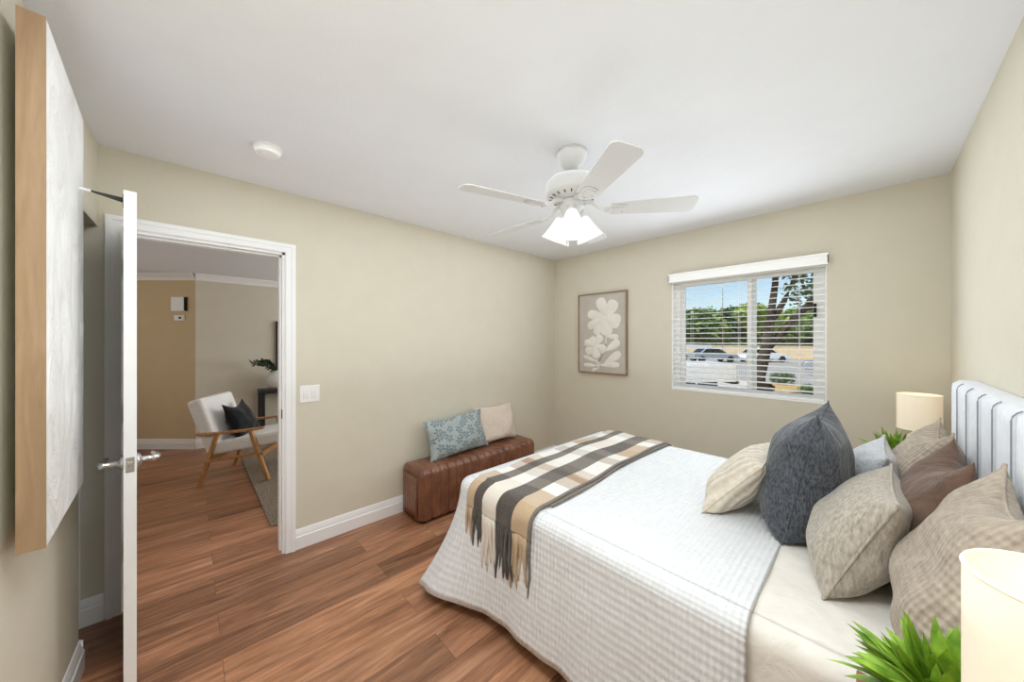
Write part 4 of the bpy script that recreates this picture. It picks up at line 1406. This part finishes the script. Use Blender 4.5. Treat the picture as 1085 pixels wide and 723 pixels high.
# long pale carport roof across the street
cp = thing('carport', (-13, 45, GZ), 'long low carport with white roof edge across the street', 'carport')
cd = Vector((.687, .727, 0)); c0 = Vector((-22, 33, 0))
def carp(a, b, z): 
    p = c0 + cd * a + Vector((-.727, .687, 0)) * b
    return (p.x, p.y, z)
m = MB(); m.add([carp(a, b, z) for a in (0, 17) for b in (0, 4.5) for z in (.55, .95)], [(0, 1, 3, 2), (4, 6, 7, 5), (0, 4, 5, 1), (2, 3, 7, 6), (0, 2, 6, 4), (1, 5, 7, 3)])
m.build('roof', M['white'], cp)
for a in (.3, 4.2, 8.3, 12.4, 16.4):
    MB().bar(carp(a, .3, GZ), carp(a, .3, .55), .12, .12, (1, 0, 0)).build('post', M['frame_wood'], cp)


def wheel(m, x, y, z, r, w, T):
    m.lathe([(0, -w / 2), (r * .6, -w / 2), (r * .95, -w / 2), (r, -w * .3), (r, w * .3), (r * .95, w / 2), (r * .6, w / 2), (0, w / 2)], 20, T @ tr(x, y, z) @ rx(PI / 2))


def sedan(x, y, rot, paint, label):
    c = thing('car', (x, y, GZ), label, 'car', 'cars parked across the street')
    T = tr(x, y, GZ + .015) @ rz(rot)
    body = [(-2.25, .35), (-2.3, .6), (-2.2, .82), (-1.4, .92), (1.0, .92), (2.1, .78), (2.28, .6), (2.25, .32)]
    cabin = [(-1.55, .92), (-1.0, 1.38), (-.6, 1.44), (.2, 1.44), (.45, 1.38), (1.15, .92)]
    m = MB(); m.prism(body, -.88, .88, 'y', T); m.build('body', paint, c, bevel=.06, seg=3)
    m = MB(); m.prism(cabin, -.76, .76, 'y', T); m.build('cabin', paint, c, bevel=.08, seg=3)
    m = MB(); gl = [(-1.3, .97), (-.92, 1.34), (.35, 1.34), (.95, .97)]
    m.prism(gl, -.775, .775, 'y', T); m.prism([(-1.56, .96), (-1.5, .96), (-1.0, 1.36), (-1.06, 1.36)], -.62, .62, 'y', T); m.prism([(1.1, .96), (1.16, .96), (.5, 1.36), (.44, 1.36)], -.62, .62, 'y', T)
    m.build('window_band', M['car_glass'], c, 'dark car windows')
    for xx in (-1.4, 1.4):
        for yy in (-.8, .8):
            m = MB(); wheel(m, xx, yy, .33, .33, .2, T); m.build('wheel', M['tyre'], c)


sedan(-8.4, 38.6, R(46.6), M['car_silver'], 'silver sedan parked across the street, left of the window bar')
sedan(-4.9, 42.3, R(46.6), M['car_white'], 'white car parked to the right of the silver sedan')
sedan(-11.9, 34.9, R(46.6), M['car_dark'], 'dark car parked at the far left across the street')
sedan(1.9, 29.5, R(10), M['car_silver'], 'silver car at the right edge of the window')

# white work truck in the driveway
tk = thing('pickup_truck', (-3.0, 15.4, GZ), 'white utility truck parked in the driveway, tail to the right', 'truck')
ang = math.atan2(1.38, 1.31)
T = tr(-3.1, 15.35, GZ + .012) @ rz(ang)
m = MB(); m.box(-1.6, 2.1, -.95, .95, .48, 1.22, T); m.build('utility_bed', M['car_white'], tk, bevel=.03)
m = MB()
for xa, xb in ((-1.45, -.65), (-.6, .55), (.6, 1.95)):
    m.box(xa, xb, -.962, -.95, .62, 1.14, T)
m.build('side_doors', M['car_white'], tk, bevel=.004)
m = MB(); m.prism([(-4.1, .45), (-4.15, .9), (-3.3, 1.05), (-2.9, 1.7), (-1.8, 1.75), (-1.65, 1.2), (-1.65, .45)], -.9, .9, 'y', T); m.build('cab', M['car_white'], tk, bevel=.06)
m = MB(); m.prism([(-3.05, 1.1), (-2.75, 1.6), (-1.95, 1.64), (-1.85, 1.1)], -.91, .91, 'y', T); m.build('window_band', M['car_glass'], tk, 'dark truck windows')
for xx in (-3.2, 1.0):
    for yy in (-.8, .8):
        m = MB(); wheel(m, xx, yy, .36, .36, .25, T); m.build('wheel', M['tyre'], tk)
m = MB(); m.box(1.95, 2.22, -.9, .9, .40, .52, T); m.build('bumper', M['dark_metal'], tk)
for yy in (-.82, .82):
    m = MB(); m.box(2.1, 2.13, yy - .06, yy + .06, .62, .84, T); m.build('tail_light', M['pillow_brown'], tk, 'red brown tail light')


def crown(m, c, rad, n, seed, leaf=.16, squash=.8, hole=0):
    rnd = random.Random(seed)
    for k in range(n):
        while True:
            p = Vector((rnd.uniform(-1, 1), rnd.uniform(-1, 1), rnd.uniform(-1, 1)))
            if .25 < p.length < 1 and (not hole or noise.noise(p * 2.2 + Vector((seed, 0, 0))) > hole - .35): break
        p = Vector((p.x * rad, p.y * rad, p.z * rad * squash)) + Vector(c)
        a = Vector((rnd.uniform(-1, 1), rnd.uniform(-1, 1), rnd.uniform(-.6, .6))).normalized(); b = a.cross(Vector((rnd.uniform(-1, 1), rnd.uniform(-1, 1), rnd.uniform(-1, 1)))).normalized()
        l = leaf * rnd.uniform(.6, 1.2)
        m.add([p - a * l, p + b * l * .5, p + a * l, p - b * l * .5], [(0, 1, 2, 3)])


def tree(x, y, h, rad, mat, label, seed, n=900, leaf=.26, group='trees across the street', squash=.8):
    t_ = thing('tree', (x, y, GZ), label, 'tree', group)
    m = MB(); m.tube([(x, y, GZ), (x + .1, y, GZ + h * .35), (x, y + .1, GZ + h * .7)], [.22, .17, .08], 8); m.build('trunk', M['bark'], t_)
    m = MB(); rnd = random.Random(seed)
    for k in range(5):
        crown(m, (x + rnd.uniform(-.5, .5) * rad, y + rnd.uniform(-.4, .4) * rad, GZ + h - rad * squash * rnd.uniform(.8, 1.5)), rad * rnd.uniform(.6, .8), n // 5, seed + k, leaf, squash)
    m.build('crown', mat, t_)


rows = [(-12.8, 56, 5.6, 2.5, 'leaf_dark', 'dark green tree at the left end of the far tree row', 31),
        (-9.9, 64, 5.7, 2.5, 'leaf_mid', 'mid green tree second from left in the far tree row', 32),
        (-7.6, 73, 5.9, 2.4, 'leaf_dark', 'dark green tree behind the yellow green one', 33),
        (-4.7, 56, 6.0, 1.9, 'leaf_yel', 'yellow green tree just left of the window bar', 34),
        (-3.2, 63, 5.6, 2.6, 'leaf_mid', 'mid green tree right behind the forked trunk', 35),
        (-.6, 70, 5.6, 2.7, 'leaf_dark', 'dark green tree right of the forked trunk', 36),
        (2.2, 56, 5.4, 2.6, 'leaf_mid', 'mid green tree at the right end of the far tree row', 37)]
for x, y, h, rd, mt, lb, sd_ in rows:
    k = (y - .34) / (41 - .34)
    tree(2.736 + (x - 2.736) * k, y, h * k - (k - 1) * .74, rd * k, M[mt], lb, sd_, 2600, .30 * k)

# clipped hedge behind the boundary wall
rnd = random.Random(77); m = MB()
for k in range(9000):
    p = Vector((rnd.uniform(-36, 8), rnd.uniform(86, 88), GZ + rnd.uniform(0, 1) ** .8 * (5.2 + noise.noise(Vector((k * .001, 0, 0))))))
    a = Vector((rnd.uniform(-1, 1), rnd.uniform(-1, 1), rnd.uniform(-1, 1))).normalized(); b = a.cross(Vector((rnd.uniform(-1, 1), rnd.uniform(-1, 1), rnd.uniform(-1, 1)))).normalized(); l = rnd.uniform(.4, .7)
    m.add([p - a * l, p + b * l * .5, p + a * l, p - b * l * .5], [(0, 1, 2, 3)])
tag(m.build('hedge', M['leaf_dark'], None, loc=(-14, 87, GZ)), 'long dark green hedge far behind the tan boundary wall', 'hedge')

# large forked tree on the lawn
bt = thing('tree', (-.35, 16.7, GZ), 'large forked dark trunk tree on the dry lawn', 'tree')
m = MB()
m.tube([(-.40, 16.72, GZ), (-.34, 16.75, .1), (-.15, 16.95, 1.2), (-.05, 17.05, 2.1)], [.26, .22, .19, .17], 10)
m.tube([(-.08, 17.0, 1.9), (.0, 17.1, 2.7), (.1, 17.2, 3.7), (.12, 17.25, 5.6)], [.16, .13, .11, .07], 9)
m.tube([(-.05, 17.05, 2.1), (.35, 17.4, 3.0), (.6, 17.7, 3.8), (.85, 18.0, 5.2)], [.13, .10, .09, .05], 9)
m.tube([(-.2, 16.9, 1.0), (.35, 17.45, 1.9), (.9, 18.0, 2.7), (1.7, 18.8, 3.9), (2.4, 19.4, 5.0)], [.15, .13, .12, .09, .05], 9)
m.tube([(.9, 18.0, 2.7), (1.5, 18.5, 2.9), (2.2, 19.2, 3.0)], [.08, .06, .03], 7)
m.build('trunk', M['bark'], bt, smooth=True)
m = MB()
for (cx, cy, cz, rd, n, sd_) in ((.4, 17.3, 5.9, 1.6, 900, 41), (1.4, 18.2, 5.0, 1.3, 900, 42), (2.4, 19.0, 4.2, 1.3, 900, 43), (-.9, 16.8, 5.2, .6, 140, 44), (2.2, 19.2, 2.9, 1.0, 500, 45), (.9, 17.9, 3.4, .8, 300, 46), (1.6, 18.6, 3.4, .9, 420, 47), (.9, 18.0, 4.4, .9, 420, 48), (1.9, 18.9, 3.6, .9, 400, 49), (-.3, 16.9, 4.3, .45, 90, 50)):
    crown(m, (cx, cy, cz), rd, n, sd_, .10, .8, .3)
m.build('crown', M['leaf_dark'], bt)


def bush(x, y, r, mat, label, seed):
    b = thing('bush', (x, y, GZ), label, 'bush', 'shrubs on the dry lawn')
    m = MB(); crown(m, (x, y, GZ + r * .55), r, 700, seed, .07, .6); m.build('foliage', mat, b)
    m = MB()
    for k in range(4): m.tube([(x, y, GZ), (x + .3 * r * math.cos(k * 1.7), y + .3 * r * math.sin(k * 1.7), GZ + r * .6)], .015, 5)
    m.build('stem', M['bark'], b)


bush(-.30, 21.6, .55, M['leaf_dark'], 'dark green mound shrub in the middle of the lawn', 51)
bush(1.7, 21.4, .5, M['leaf_mid'], 'green shrub at the right edge of the lawn', 52)
bush(1.15, 17.6, .42, M['leaf_dark'], 'nearest low green shrub at lower right of the window', 53)
bush(-.35, 18.0, .32, M['bark'], 'small dry brown shrub left of the green ones', 54)

ap = thing('utility_pole', (-9.3, 45.8, GZ), 'thin tall antenna pole above the distant trees', 'pole')
MB().tube([(-9.3, 45.8, GZ), (-9.3, 45.8, 7.6)], [.05, .03], 8).build('pole', M['frame_wood'], ap)
MB().bar((-9.7, 45.8, 7.2), (-8.9, 45.8, 7.2), .04, .04).build('crossarm', M['frame_wood'], ap)
